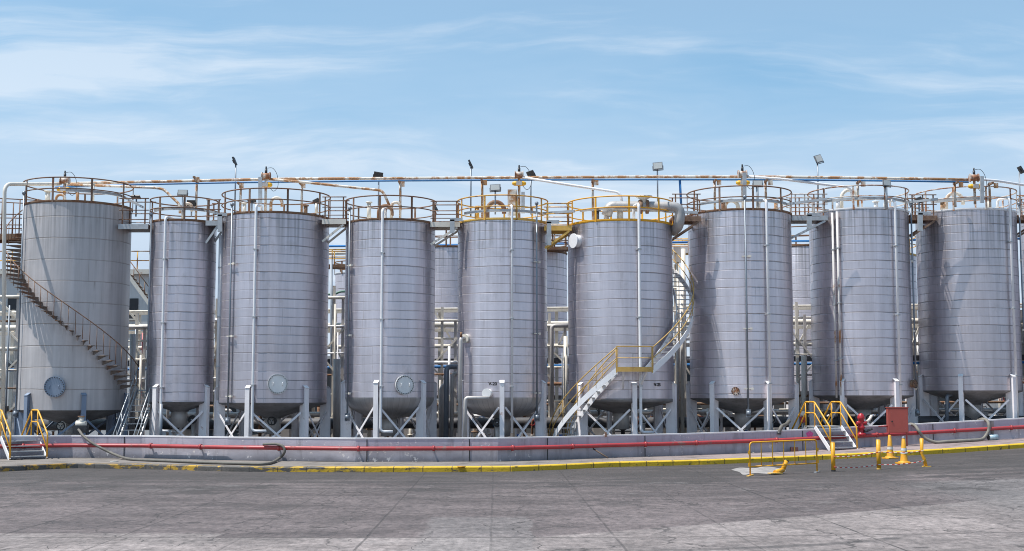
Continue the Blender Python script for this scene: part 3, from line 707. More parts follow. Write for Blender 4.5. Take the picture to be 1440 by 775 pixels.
# grey steep steps from yard level to the spiral
gs=thing('steel_steps','grey galvanised steps climbing to the foot of the spiral stair','stairs',W(168,612,53.4))
a0=Vector((xat(160,53.3),53.3,zg(-16)-DROP)); a1=Vector((xat(193,56.6),56.6,zat(548,56.6))); wv_=Vector((.86,.5,0)).normalized()*.85
for o_ in (0,1): MB().bar(a0+wv_*o_,a1+wv_*o_,.04,.20).build('stringer',GALV,gs)
for k in range(11): q=a0.lerp(a1,(k+.6)/11.2); MB().box(q+wv_*.5,(.85,.26,.03),rz=math.atan2(.5,.86)).build('tread',GALV,gs)
for o_ in (0,1):
    hr=MB().tube([a0+wv_*o_+Vector((0,0,1.0)),a1+wv_*o_+Vector((0,0,1.0))],.024,7).build('handrail',GALV,gs)
    MB().tube([a0+wv_*o_+Vector((0,0,.5)),a1+wv_*o_+Vector((0,0,.5))],.02,7).build('mid_rail',GALV,hr)
    for k in range(4): q=a0.lerp(a1,.04+.3*k)+wv_*o_; MB().cyl(q,q+Vector((0,0,1.0)),.022,6).build('post',GALV,hr)
lp=a1+wv_*.5; MB().box(lp+Vector((0,.55,-.03)),(1.1,1.1,.06)).build('landing',GALV,gs)
MB().bar(lp+Vector((.3,.8,-.06)),(lp.x+.3,lp.y+.8,zg(lp.x)-DROP),.1,.1).build('support_post',GALV,gs)

t6=T[6]
zp=zat(521,57-t6['r']-.5)
st6=helix_stair(6,'tank_stairs','white stringer stairs with ochre handrails wrapping the V-25 tank',R(-86),R(-8),t6['g']+.05,zp,.16,.92,14,GALV,YELT,str_mat=WHITE,both=True)
helix_stair(6,None,None,R(19),R(150),zp,t6['zt']-.75,.16,.92,26,GALV,YELT,str_mat=WHITE,root=st6)
X,D,r=t6['X'],t6['D'],t6['r']
phs=[R(-8)+R(27)*k/8 for k in range(9)]
MB().poly([pol(X,D,r+.92,p_,zp) for p_ in phs]+[pol(X,D,r+.12,p_,zp) for p_ in phs[::-1]],(0,0,.04)).build('landing',GALV,st6)
MB().sweep([pol(X,D,r+.93,p_,zp-.06) for p_ in phs],.03,.20).build('toe_board',YELT,st6)
hr=MB().tube([pol(X,D,r+.92,p_,zp+1.0) for p_ in phs],.024,7).build('handrail',YELT,st6)
MB().tube([pol(X,D,r+.92,p_,zp+.52) for p_ in phs],.02,7).build('mid_rail',YELT,hr)
for p_ in (phs[0],phs[-1]): MB().box(pol(X,D,r+.92,p_,zp+.45),(.06,.03,1.1),rz=p_).build('post',YELT,hr)
for p_ in (R(-3),R(15)): MB().bar(pol(X,D,r+.85,p_,zp-.02),pol(X,D,r,p_,zp-.75),.07,.07).build('bracket',WHITE,st6)

# step-over stairs across the low wall
def stepover(label,px_l,px_r,Dt,ytop,wdir,loc_px):
    wd=Vector((wdir[0],wdir[1],0)).normalized(); nd=Vector((wd.y,-wd.x,0))   # nd points to the yard
    pl_=W(px_l,ytop,Dt); wdt=(px_r-px_l)/F*Dt/wd.x
    p0=Vector((pl_.x,pl_.y,0)); zt=pl_.z; g=zg(p0.x)
    rt=thing('stepover_stairs',label,'stairs',(p0.x,p0.y,g),'yellow-railed step-over stairs')
    dep=.7; run=1.15
    back=p0-nd*0; 
    c=p0+wd*wdt/2-nd*dep/2
    m_=Matrix((( wd.x,-nd.x,0),(wd.y,-nd.y,0),(0,0,1)))
    MB().box((c.x,c.y,zt-.03),(wdt,dep,.06),m=m_).build('platform',GALV,rt)
    n=4
    for side,sg in ((0,1),(1,-1)):
        base=p0 if side==0 else p0-nd*dep
        dr=nd*sg
        for o_ in (0,1):
            q=base+wd*wdt*o_; a=Vector((q.x,q.y,zt-.05)); b=Vector((q.x,q.y,0))+dr*run; b.z=g+.0 if side==0 else g-DROP
            MB().bar(a,b,.04,.17).build('stringer',WHITE if side==0 else GALV,rt)
            hr=[Vector((q.x,q.y,zt+1.02))-dr*dep*.5,Vector((q.x,q.y,zt+1.02)),Vector((b.x,b.y,b.z+.98)),Vector((b.x,b.y,b.z+.02))]
            h1=MB().tube(fillet(hr,.1,4),.034,8).build('handrail',YEL,rt)
            mr=[Vector((q.x,q.y,zt+.55))-dr*dep*.5,Vector((q.x,q.y,zt+.55)),Vector((b.x,b.y,b.z+.42))]
            MB().tube(fillet(mr,.08,4),.028,8).build('mid_rail',YEL,h1)
            MB().cyl((q.x,q.y,zt-.05),(q.x,q.y,zt+1.02),.026,8).build('post',YEL,h1)
        for k in range(n):
            f_=(k+1)/(n+.6); z=zt+(g-zt)*f_; q=base+dr*(run*f_)
            c=q+wd*wdt/2; MB().box((c.x,c.y,z),(wdt-.05,.24,.03),m=m_).build('tread',GALV,rt)
stepover('yellow-railed step-over stairs beside the red fire cabinet',1146,1186,along(1165,-.22).y,599,(.944,.33),1165)
stepover('yellow-railed step-over stairs at the left end of the wall',1,40,along(18,-.25).y,613.5,(.77,.64),20)

# ------------------------------------------------------------------ walkways between tank tops
def walkway(label,a,b,ydeck,yrail,dmat,rmat,Dc=None,w_=1.1,nb=2,brace=True,beam=.22,props=True):
    ta,tb=T[a],T[b]; Dc=Dc or (ta['D']+tb['D'])/2-.6
    ea=ta['X']+math.sqrt(max(0,ta['r']**2-(Dc-ta['D'])**2))-.05; eb=tb['X']-math.sqrt(max(0,tb['r']**2-(Dc-tb['D'])**2))+.05
    z=zat(ydeck,Dc-w_/2); zr=zat(yrail,Dc-w_/2)
    rt=thing('walkway',label,'walkway',((ea+eb)/2,Dc,z),'walkways linking the tank tops')
    MB().box(((ea+eb)/2,Dc,z+.0),(eb-ea,w_,.05)).build('deck',RUST,rt)
    for s_ in (-1,1):
        MB().box(((ea+eb)/2,Dc+s_*(w_/2+.02),z-beam/2+.02),(eb-ea,.06,beam)).build('side_beam',dmat,rt)
        hr=MB().tube([(ea,Dc+s_*w_/2,zr),(eb,Dc+s_*w_/2,zr)],.025,7).build('handrail',rmat,rt)
        MB().tube([(ea,Dc+s_*w_/2,z+(zr-z)*.55),(eb,Dc+s_*w_/2,z+(zr-z)*.55)],.022,7).build('mid_rail',rmat,hr)
        MB().tube([(ea,Dc+s_*w_/2,z+(zr-z)*.2),(eb,Dc+s_*w_/2,z+(zr-z)*.2)],.02,7).build('toe_rail',rmat,hr)
        for k in range(nb):
            x=ea+(eb-ea)*(.12+.76*k/max(1,nb-1)); MB().box((x,Dc+s_*w_/2,(z+zr)/2),(.06,.03,zr-z)).build('post',rmat,hr)
    if brace:
        for s_ in (-1,1): MB().bar((eb-.12,Dc+s_*w_/2,z-beam),(ea+.02,Dc+s_*w_/2,z-beam-.75),.06,.09).build('diagonal_brace',dmat,rt)
walkway('rusty catwalk from the spiral stair tank to the narrowest tank',1,2,316,279,GALV,RUST,nb=2,brace=False)
walkway('catwalk from the narrowest tank to the wide third tank',2,3,311,281,GALV,RUST,nb=2)
walkway('catwalk with pale deck beam between the third and fourth tanks',3,4,309,277,CREAM,RUST,nb=2)
walkway('rusty railed catwalk from the fourth tank to the V-20 tank',4,5,313,283,CREAM,RUST,nb=2)
walkway('yellow catwalk linking the V-20 and V-25 tanks',5,6,318,286,YELB,YELR,nb=2)
walkway('dark decked catwalk from the V-25 tank to the seventh tank',6,7,305,273,RUST,RUST,nb=2)
walkway('catwalk from the seventh tank to the tank behind the cabinet',7,8,304,273,GALV,RUSTW,nb=4)
walkway('catwalk between the two rightmost complete tanks',8,9,304,274,RUST,RUST,nb=3)
walkway('catwalk reaching the tank at the right edge',9,10,304,275,RUST,RUSTW,nb=3)
# platform left of tank one
Dp=58.4; z=zat(332,Dp); xe=T[1]['X']-T[1]['r']*.86
pt=thing('stair_platform','rusty platform at the head of the spiral stair, beside the leftmost tank','platform',(xe-2.0,Dp,z))
xw=xat(-60,Dp)
MB().box(((xw+xe)/2,Dp,z),(xe-xw,1.3,.06)).build('deck',RUST,pt)
for s_ in (-1,1):
    MB().box(((xw+xe)/2,Dp+s_*.67,z-.12),(xe-xw,.07,.26)).build('side_beam',RUSTO,pt)
    hr=MB().tube([(xw,Dp+s_*.65,z+1.75),(xe,Dp+s_*.65,z+1.55)],.025,7).build('handrail',RUST,pt)
    MB().tube([(xw,Dp+s_*.65,z+.95),(xe,Dp+s_*.65,z+.9)],.025,7).build('mid_rail',RUST,hr)
    MB().tube([(xw,Dp+s_*.65,z+.45),(xe,Dp+s_*.65,z+.42)],.025,7).build('lower_rail',RUST,hr)
    for k in range(5): x=xw+(xe-xw)*(k+.45)/4.6; MB().cyl((x,Dp+s_*.65,z),(x,Dp+s_*.65,z+1.62),.028,6).build('post',RUST,hr)
for x in (xw+.5,xe-.9): MB().cyl((x,Dp+.5,zg(x)-DROP),(x,Dp+.5,z-.05),.09,8).build('support_column',CREAM,pt)

# ------------------------------------------------------------------ overhead header, blue line, stanchions, valves, branches
Dh=57.6
hd=[(94,258),(220,255.5),(330,253),(400,251.7),(560,250.8),(760,249.5),(900,248.8),(1100,248.8),(1280,251.2),(1366,252.8)]
tag(MB().tube([W(x,y,Dh) for x,y in hd],.065,10).build('header_pipe',CREAMR),'long rust-streaked cream pipe running high above all the tank tops','pipe')
bl=[(78,263.5),(180,259.8),(330,256.8),(560,254.2),(760,253.0),(900,252.6),(1100,252.8),(1280,254.8),(1362,256.2)]
bp_=thing('blue_line','thin bright blue pipe running just beneath the long cream pipe','pipe',W(720,253,Dh+.1))
MB().tube([W(x,y,Dh+.12) for x,y in bl],.042,8).build('pipe_run',BLUEP,bp_)
MB().tube([W(956,253,Dh+.12),W(958.5,300,Dh+.12)],.055,8).build('drop_pipe',BLUEP,bp_)
# left riser that joins the header at tank 1
tag(MB().tube(fillet([W(4,606,54.0),W(6.5,259,54.0)+Vector((0,0,0)),W(60,259.0,56.6),W(84,258.6,57.3)],.4,8),.08,10).build('riser_pipe',CREAM),'tall cream pipe rising at the left edge and bending over the spiral stair tank','pipe')
for px,py,base,lab in ((275,246,2,'the narrowest tank'),(337,254,3,'the slanted pole light'),(423.5,254,3,'the right half of the wide third tank'),(562.5,252,4,'the fourth tank'),(678,250,5,'the left half of the V-20 tank'),(834,250,6,'the V-25 tank'),(1006,250,7,'the left half of the seventh tank'),(1078,250,7,'the right half of the seventh tank'),(1208,252,8,'the tank behind the cabinet'),(1345,253,9,'the left half of the rightmost whole tank'),(1394,254,9,'the right half of the rightmost whole tank')):
    p=W(px,py,Dh); t_=T[base]; z0=t_['zt']+.10
    o=thing('pipe_stanchion','rusty post holding up the overhead pipe above '+lab,'support',(p.x,Dh+.25,z0),'stanchions under the overhead pipe')
    MB().cyl((p.x,Dh+.25,z0-.05),(p.x,Dh+.25,p.z-.05),.055,8).build('post',CREAMR,o)
    MB().bar((p.x-.02,Dh+.32,p.z-.14),(p.x-.02,Dh-.25,p.z-.14),.09,.09).build('saddle_arm',RUSTO,o)
    MB().box((p.x+.13,Dh-.2,p.z-.26),(.20,.03,.24)).build('saddle_plate',CREAMR,o)
def branch(label,pts,D,mat,rad=.06):
    tag(MB().tube(fillet([W(x,y,d) for (x,y),d in zip(pts,D)],.22,5),rad,9).build('branch_pipe',mat),label,'pipe','branch pipes sloping from the overhead pipe')
branch('cream branch pipe sloping down onto the narrowest tank',[(94,259.5),(218,264),(230,266),(253,288),(253,300)],[57.2,56.9,56.9,56.6,56.6],CREAMR)
branch('cream branch pipe sloping from the third tank to the fourth',[(373,251.5),(424,256),(538,268),(548,290)],[57.3,57.2,57,57],CREAMR)
branch('white branch pipe sloping from the V-20 tank to the V-25 tank',[(735,249.5),(800,260),(872,271),(876,290)],[57.2,57,56.8,56.8],WHITE)
branch('white branch pipe sloping from the seventh tank to the eighth',[(1047,248),(1100,252),(1196,264),(1200,285)],[57.3,57.5,58.2,58.4],WHITE)
branch('white branch pipe sloping off towards the right edge',[(1372,252),(1400,254),(1470,265),(1476,290)],[57.5,58,60.6,60.6],WHITE)
def actuator(label,n,px,yc,D):
    p=W(px,yc,D); t_=T[n]; z0=t_['zt']+.1
    o=thing('actuated_valve',label,'valve',(p.x,D,z0),'actuated valves above the tank tops')
    MB().cyl((p.x,D,z0),(p.x,D,p.z+.1),.06,10).build('riser',CREAMR,o)
    MB().cyl((p.x-.16,D,p.z+.13),(p.x+.16,D,p.z+.13),.15,14).cyl((p.x-.20,D,p.z+.13),(p.x-.16,D,p.z+.13),.19,14).cyl((p.x+.16,D,p.z+.13),(p.x+.20,D,p.z+.13),.19,14).build('valve_body',RUSTW,o)
    zc=p.z-.28
    a=MB().lathe(0,0,[(.0,-.32),(.07,-.30),(.11,-.2),(.11,.2),(.07,.30),(.0,.32)],12); a.v=[Vector((p.x+q.z,D-.1+q.y,zc+q.x)) for q in a.v]; a.build('actuator',ACTY,o)
    MB().box((p.x,D-.16,zc),(.26,.16,.18)).build('gear_box',GREYP,o)
    MB().cyl((p.x,D,p.z+.25),(p.x,D,p.z+.45),.06,8).cyl((p.x,D,p.z+.45),(p.x,D,p.z+.58),.035,8).build('limit_switch',DARK,o)
    MB().tube(smoothpath([(p.x+.05,D,p.z+.5),(p.x+.3,D,p.z+.5),(p.x+.5,D,p.z+.2),(p.x+.55,D,p.z-.3),(p.x+.35,D,p.z-.55),(p.x+.1,D,zc)]),.012,5).build('cable',DARK,o)
for n,px,lab in ((1,91,'the spiral stair tank'),(3,374,'the wide third tank'),(5,730,'the V-20 tank'),(7,1044,'the seventh tank'),(9,1370,'the rightmost whole tank')):
    actuator('rusty valve with yellow actuator standing on a riser over '+lab,n,px,{1:258,3:252,5:250,7:249,9:254}[n],57.3)
for px,y0,y1,lab in ((366,249,286,'wide third tank'),(735.5,270,300,'V-20 tank'),(1047,243,283,'seventh tank'),(1381,248,285,'rightmost whole tank')):
    a,b=W(px,y0,56.6),W(px,y1,56.6)
    tag(MB().bar(a,b,.16,.10).build('cable_channel',GALV),'upright grey cable channel beside the valve on the '+lab,'cable channel','upright cable channels')
a=W(720.5,285,56.8); tag(MB().box(a,(.42,.25,1.15)).box(a+Vector((0,-.14,0)),(.36,.03,1.05)).build('control_box',CREAMR),'rust-stained cream control box behind the V-20 tank railing','control box')

# ------------------------------------------------------------------ floodlights
def flood(label,px,py,D,wpx,hpx,pole_to,lit=True,tilt=-12,yaw=0,roll=0,pmat=CONDUIT,pr=.035,grp='floodlights above the tanks'):
    c=W(px,py,D); s_=D/F; w_,h_=wpx*s_,hpx*s_
    b=W(px,pole_to,D)
    o=thing('floodlight',label,'lamp',(b.x,D,b.z),grp)
    MB().cyl((b.x,D+.02,b.z-.05),(b.x,D+.02,c.z-h_*.3),pr,8).build('pole',pmat,o)
    m_=Matrix.Rotation(R(roll),3,'Y')@Matrix.Rotation(R(yaw),3,'Z')@Matrix.Rotation(R(tilt),3,'X')
    hd_=MB().box(c,(w_,.075,h_),m=m_).box(c+m_@Vector((0,.06,0)),(w_*.5,.05,h_*.4),m=m_).build('lamp_head',LAMPG if lit else DARK,o)
    if lit: MB().box(c+m_@Vector((0,-.048,0)),(w_*.84,.012,h_*.80),m=m_).build('lens',LENS,hd_)
    if yaw<85: MB().tube([c+m_@Vector((-w_*.52,.0,0)),c+m_@Vector((-w_*.52,0,-h_*.62)),c+m_@Vector((w_*.52,0,-h_*.62)),c+m_@Vector((w_*.52,0,0))],.02,6).build('bracket',DARK,hd_)
flood('dark floodlight turned edge-on on a pole over the wide third tank',330,226.5,58.5,11,11,300,False,-22,90)
flood('dark floodlight seen from behind on a pole over the fourth tank',532,246,58.5,13,8,303,False,25,12,8)
flood('dark floodlight turned edge-on on the tallest pole left of the V-20 tank',662,231,58.5,11,12,303,False,-26,90)
flood('dark tilted floodlight behind the valve of the V-20 tank',746.5,244.5,58.5,11,9,300,False,30,-30,-14)
flood('pale-faced floodlight on a tall pole right of the V-25 tank railing',925,233.5,58.5,14,10.5,283,True,-8,-8,-4)
flood('highest pale-faced floodlight on a leaning pole near the eighth tank',1151,223.5,58.5,11,11.5,290,True,-10,18,-18)
flood('dark edge-on floodlight on a pole by the right edge',1435.5,239,60,11,11,300,False,-30,90)
flood('pale-faced floodlight on the railing of the narrowest tank',257,271,56.0,14,8,302,True,-10,4,0,GALV,.06)
flood('dark-backed floodlight on the catwalk right of the narrowest tank',269,285,57.6,12,7,303,False,20,0,0)
flood('dark flat floodlight on the catwalk left of the narrowest tank',191,277,57.0,12,6,303,False,55,0,0)
flood('dark flat floodlight behind the railing of the wide third tank',354,282,57.5,11,5,295,False,55,0,0)
flood('dark tilted floodlight on a stub post at the third tank railing',445,283,56.6,10,7,298,False,25,-30,-20,CREAM,.07)
flood('dark edge-on floodlight between the fourth tank and the V-20 tank',612,292,57.0,8,9,312,False,-30,70,0)
flood('pale-faced floodlight on the railing of the V-20 tank',696.5,264,55.6,15,9.5,300,True,-10,-6,-3)
flood('pale-faced floodlight on the railing of the seventh tank',1065.5,258,56.0,14,8.5,296,True,-10,0,0,GALV,.06)
flood('pale-faced floodlight on the railing of the tank behind the cabinet',1247,257.5,57.0,12,9,292,True,-10,16,4,GALV,.06)
flood('dark tilted floodlight on the catwalk between the two rightmost whole tanks',1293,281,58.2,8,8,302,False,25,-40,-20)

# ------------------------------------------------------------------ cable trays along the rails
def tray(label,n,p0,p1,dz,extra0=None,extra1=None,rad=.10,hh=.11,rho=-.10):
    t_=T[n]; pts=[pol(t_['X'],t_['D'],t_['r']+rho,R(p0)+(R(p1)-R(p0))*k/16,t_['zt']+dz) for k in range(17)]
    if extra0: pts=[Vector(extra0)]+pts
    if extra1: pts=pts+[Vector(extra1)]
    tag(MB().sweep(pts,rad,hh).build('cable_tray',GALV),label,'cable tray','galvanised cable trays behind the railings')
def topx(n,f,dz,doff=-.9): t_=T[n]; return (t_['X']+t_['r']*f,t_['D']+doff,t_['zt']+dz)
tray('grey cable tray crossing the roof of the spiral stair tank',1,5,75,.42,None,(T[2]['X']-T[2]['r']-.1,55.9,T[2]['zt']+.55))
tray('grey cable tray behind the narrowest tank railing',2,-55,55,.45,None,(T[3]['X']-T[3]['r']+.05,55.9,T[3]['zt']+.05))
tray('grey cable tray behind the V-20 tank railing',5,-60,62,.32,None,(T[6]['X']-T[6]['r']*.9,55.6,T[6]['zt']+.45))
tray('grey cable tray behind the V-25 tank railing',6,-55,60,.48,None,(T[7]['X']-T[7]['r']*.95,55.8,T[7]['zt']-.2))
tray('grey cable tray behind the seventh tank railing',7,-62,62,.35,None,(T[8]['X']-T[8]['r']*.92,56.6,T[8]['zt']+.3))
tray('grey cable tray behind the railing of the tank behind the cabinet',8,-60,66,.40,None,(T[9]['X']-T[9]['r']*.93,57.8,T[9]['zt']+.35))
tray('grey cable tray ending at the upright channel on the rightmost whole tank',9,-62,12,.42)
# cable drop channels in the gaps
for px,y0,y1,lab in ((309.5,302,326,'by the wide third tank'),(598 if 0 else 636,309,328,'left of the V-20 tank'),(772,312,345,'between the V-20 and V-25 tanks'),(1138,302,322,'left of the tank behind the cabinet'),(1294,300,325,'left of the rightmost whole tank')):
    a,b=W(px,y0,55.6),W(px,y1,55.6)
    tag(MB().bar(a,b,.20,.12).bar(a+Vector((-.1,0,-.0)),a+Vector((.45,0,0)),.12,.14).build('cable_drop',GALV),'short bent cable duct dropping '+lab,'cable duct','bent cable ducts in the gaps')

# large insulated elbow pipe on tank 6
o=thing('insulated_pipe','fat grey insulated pipe leaving the V-25 tank roof and elbowing down its right side','pipe',W(905,292,55.9))
MB().tube(fillet([W(853,303,55.9),W(857,290,55.9),W(957,291,55.9),W(955,318,55.9),W(947,325,56.6)],.4,7),.23,14).build('pipe_run',INSUL,o)
MB().cyl(W(898,291,55.9),W(903,291,55.9),.31,14).cyl(W(908,291,55.9),W(912,291,55.9),.31,14).build('flange',RUSTO,o)
MB().box(W(905,277,55.9),(.36,.3,.12)).lathe(*W(905,279,55.9).xy,[(.40,zat(276,55.9)),(.15,zat(281,55.9)),(.2,zat(290,55.9))],12,cap0=True).build('valve_top',CREAM,o)

# ------------------------------------------------------------------ verticals in front of / beside the tanks
def vpipe(label,pts,D,rad,mat,grp=None,name='standpipe',foot=False):
    o=thing(name,label,'pipe',W(pts[0][0],606,D if not isinstance(D,list) else D[0]),grp)
    dd=D if isinstance(D,list) else [D]*len(pts)
    P_=[W(x,y,d) for (x,y),d in zip(pts,dd)]
    P_[0].z=zg(P_[0].x)-DROP+.02
    MB().tube(fillet(P_,rad*1.8,5),rad,12).build('pipe_run',mat,o)
    if foot: MB().box((P_[0].x,P_[0].y,P_[0].z+.3),(rad*3.2,rad*3.2,.6)).build('base_box',GREYP,o)
    return o
o=vpipe('tall grey standpipe elbowing into the V-20 tank',[(646,606),(648,475),(660,476)],[55.4,55.4,56.0],.09,GREYP,foot=True)
MB().cyl(W(653,476,55.6),W(659,476,55.9),.2,14).build('flange',CREAM,o); MB().cyl(W(648.5,474,55.4),W(648.5,467,55.4),.05,8).build('drain_valve',RUSTO,o)
vpipe('short grey standpipe turning under the cap on the V-20 tank',[(653.5,606),(654.5,559.5),(688,560)],[54.7,54.7,54.7],.08,GREYP,foot=True)
vpipe('dark grey standpipe pair leg nearest the fourth tank',[(627,606),(628,516),(650,516)],[58.0,58.0,58.6],.12,DARKP if 0 else CONDUIT,foot=True)
vpipe('thin pale standpipe between the fourth tank and the V-20 tank',[(634.5,606),(636.5,526),(648,525)],[58.4,58.4,59],.09,GREYP)
vpipe('short pale bypass pipe low beside the fourth tank',[(620,606),(621,545),(628,540)],[59.5,59.5,59.5],.11,GREYP)
vpipe('pale elbow standpipe in the gap left of the V-25 tank',[(776,606),(776,458),(800,458)],[60.5,60.5,60.5],.10,GREYP)
vpipe('thin cream riser in the gap left of the V-25 tank',[(795,606),(795.5,473)],[61,61],.10,CREAM)
vpipe('thin grey riser right of the V-25 tank',[(953,606),(953,430)],[60,60],.07,GREYP)
vpipe('cream riser beside the seventh tank',[(959,606),(961,350)],[60,60],.10,CREAM)
vpipe('cream riser in the gap between seventh and eighth tanks',[(1130,606),(1130,500)],[60,60],.11,CREAM)
vpipe('grey riser between third and fourth tanks',[(474,606),(474,505)],[59.5,59.5],.17,GREYP)
vpipe('thin riser beside the wide third tank, between third and fourth',[(466.5,606),(466,365)],[62,62],.06,CONDUIT)
vpipe('squat grey standpipe with dark cap beside the narrowest tank',[(226,606),(227,568)],[55,55],.07,CONDUIT)
vpipe('grey column pipe between the spiral stair tank and the narrowest tank',[(186.5,606),(186.5,470)],[60,60],.14,GREYP)
vpipe('dark red fire riser between the spiral stair tank and the narrowest tank',[(201,606),(202,468)],[62.5,62.5],.09,RED)
vpipe('blue-grey riser under the tank behind the looped hose',[(1331,606),(1332,556),(1345,554)],[59,59,59.4],.09,CONDUIT)

# ------------------------------------------------------------------ pipework behind the front row
def hrun(label,y_l,y_r,D,rad,mat,x0=-60,x1=1500,grp='long horizontal pipes behind the front row',name='rack_pipe'):
    a,b=W(x0,y_l,D),W(x1,y_r,D); n=12
    tag(MB().tube([a.lerp(b,k/n) for k in range(n+1)],rad,10).build(name,mat),label,'pipe',grp)
hrun('thin cream pipe, topmost of the pipes crossing behind the tanks',440,427,62.6,.055,CREAM)
hrun('fat cream pipe crossing behind the tanks at mid height',462,450,62.2,.14,CREAM)
hrun('cream pipe crossing behind the tanks below the fat one',491,482,62.6,.10,CREAM)
hrun('bright blue pipe crossing behind the tanks',521,509,61.9,.07,BLUEP)
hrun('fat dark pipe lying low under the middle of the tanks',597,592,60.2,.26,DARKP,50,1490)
hrun('cream pipe lying low behind the tank legs',586,577,63.5,.15,INSUL,-60,1500)
hrun('thin pale pipe lying near the ground behind the tank legs',604,597,64.2,.08,INSUL,-60,1500)
hrun('thin rusty pipe lying behind the tank legs',573,565,65,.07,RUSTO,-60,1500)
rk=thing('pipe_rack','cream steel rack of posts, beams and diagonals behind the front tanks','pipe rack',(0,62.5,0))
cols=[15,38,193,304,470,618,783,955,1123,1284,1440]
for px in cols: x=xat(px,63.0); MB().box((x,63.0,(zg(x)-DROP+zat(436,63))/2),(.16,.16,zat(436,63)-zg(x)+DROP)).build('column',CREAM,rk)
def rbeam(yl,yr,D,h_,mat):
    a,b=W(-60,yl,D),W(1500,yr,D); MB().bar(a,b,.14,h_).build('beam',mat,rk)
rbeam(513,502,62.8,.26,DARKP); rbeam(470,457,62.9,.16,CREAM); rbeam(443,431,62.9,.12,CREAM)
for a,b in (((0,425),(28,450)),((0,500),(30,520)),((183,440),(208,470)),((183,478),(208,515)),((300,450),(312,480)),((462,460),(484,515)),((612,440),(645,495)),((768,525),(797,460)),((946,520),(968,470)),((1116,497),(1140,452)),((1280,492),(1296,452))):
    MB().bar(W(a[0],a[1],62.5),W(b[0],b[1],62.5),.09,.09).build('diagonal',CREAM,rk)

fr_=random.Random(11)
for (xa,xb,ytop,lab) in ((-6,27,395,'left of the spiral stair tank'),(184,209,440,'between spiral stair tank and narrowest tank'),(301,312,420,'between narrowest tank and wide third tank'),(461,485,402,'between the third and fourth tanks'),(611,645,432,'between the fourth tank and the V-20 tank'),(769,800,440,'between the V-20 and V-25 tanks'),(946,970,372,'between the V-25 tank and the seventh tank'),(1114,1142,425,'between the seventh and eighth tanks'),(1280,1293,420,'between the two rightmost whole tanks')):
    D=61.2 if xb<1200 else 63.6
    o=thing('pipe_scaffold','cream pipe scaffold in the gap '+lab,'pipe scaffold',W((xa+xb)/2,610,D),'cream frames in the gaps')
    X0,X1=xat(xa,D),xat(xb,D); zt_=zat(ytop,D); g=zg(X0)-DROP; wd=X1-X0
    cs=[X0+wd*(.12+.2*fr_.random()),X0+wd*(.68+.25*fr_.random())]
    for i,x in enumerate(cs): MB().box((x,D,(g+zt_-i*.6)/2),(.13,.13,zt_-i*.6-g)).build('column',CREAM if i==0 else GREYP,o)
    n_=6
    for k in range(n_):
        z=g+1.2+(zt_-g-1.4)*(k+fr_.uniform(.1,.7))/n_; yy=D+fr_.choice((-.12,.14)); r_=fr_.choice((.035,.05,.08))
        MB().cyl((X0-.6,yy,z),(X1+.6,yy,z),r_,8).build('cross_pipe',fr_.choice((CREAM,WHITE,GREYP,CREAM,RUSTO)),o)
    for k in range(3):
        z=g+.8+(zt_-g-2.5)*(k+.2)/3; sg=fr_.choice((0,1)); h_=1.3+fr_.random()*.6
        MB().bar((X0-.2,D-.1,z+h_*sg),(X1+.2,D-.1,z+h_*(1-sg)),.06,.08).build('diagonal',CREAM,o)
    for k in range(2):
        x=X0+wd*fr_.uniform(.2,.8); z0=g+fr_.uniform(.2,1.2); z1_=zt_-fr_.uniform(.5,3.5)
        MB().cyl((x,D-.3,z0),(x,D-.3,z1_),fr_.choice((.03,.045,.06)),8).build('vertical_pipe',fr_.choice((WHITE,CREAM,GREYP,CONDUIT)),o)
        v=MB().box((x,D-.30,z0+(z1_-z0)*fr_.uniform(.25,.6)),(.2,.2,.26)).build('valve_box',fr_.choice((DARK,GREYP,CREAM)),o)

# clutter under the tanks: valves, pumps, small vertical pipes
def gate_valve(label,px,py,D,rad,mat,wheel=DARK):
    c=W(px,py,D); o=thing('gate_valve',label,'valve',(c.x,D,zg(c.x)-DROP),'handwheel valves under the tanks')
    MB().cyl((c.x,D+.25,zg(c.x)-DROP),(c.x,D+.25,c.z+.05),.10,10).build('stem_pipe',GREYP,o)
    MB().cyl((c.x,D+.35,c.z),(c.x,D+.08,c.z),.15,12).cyl((c.x,D+.10,c.z),(c.x,D+.06,c.z),.2,12).build('valve_body',mat,o)
    MB().cyl((c.x,D+.06,c.z),(c.x,D-.10,c.z),.03,8).build('spindle',GALV,o)
    mb=MB().tube([(c.x+rad*cos(a),D-.08,c.z+rad*sin(a)) for a in [2*PI*k/20 for k in range(20)]],.025,6,closed=True)
    for k in range(3): a=2*PI*k/3+.5; mb.cyl((c.x,D-.08,c.z),(c.x+rad*cos(a),D-.08,c.z+rad*sin(a)),.016,5)
    mb.build('handwheel',wheel,o)
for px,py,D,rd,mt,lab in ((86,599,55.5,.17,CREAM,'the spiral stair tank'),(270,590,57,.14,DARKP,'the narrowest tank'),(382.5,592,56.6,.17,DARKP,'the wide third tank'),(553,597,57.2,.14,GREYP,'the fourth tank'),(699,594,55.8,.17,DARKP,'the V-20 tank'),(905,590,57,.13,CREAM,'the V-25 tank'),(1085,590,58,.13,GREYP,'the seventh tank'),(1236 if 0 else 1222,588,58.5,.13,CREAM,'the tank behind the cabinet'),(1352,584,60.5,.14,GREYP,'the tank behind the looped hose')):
    gate_valve('valve with dark round handwheel under '+lab,px,py,D,rd,mt)
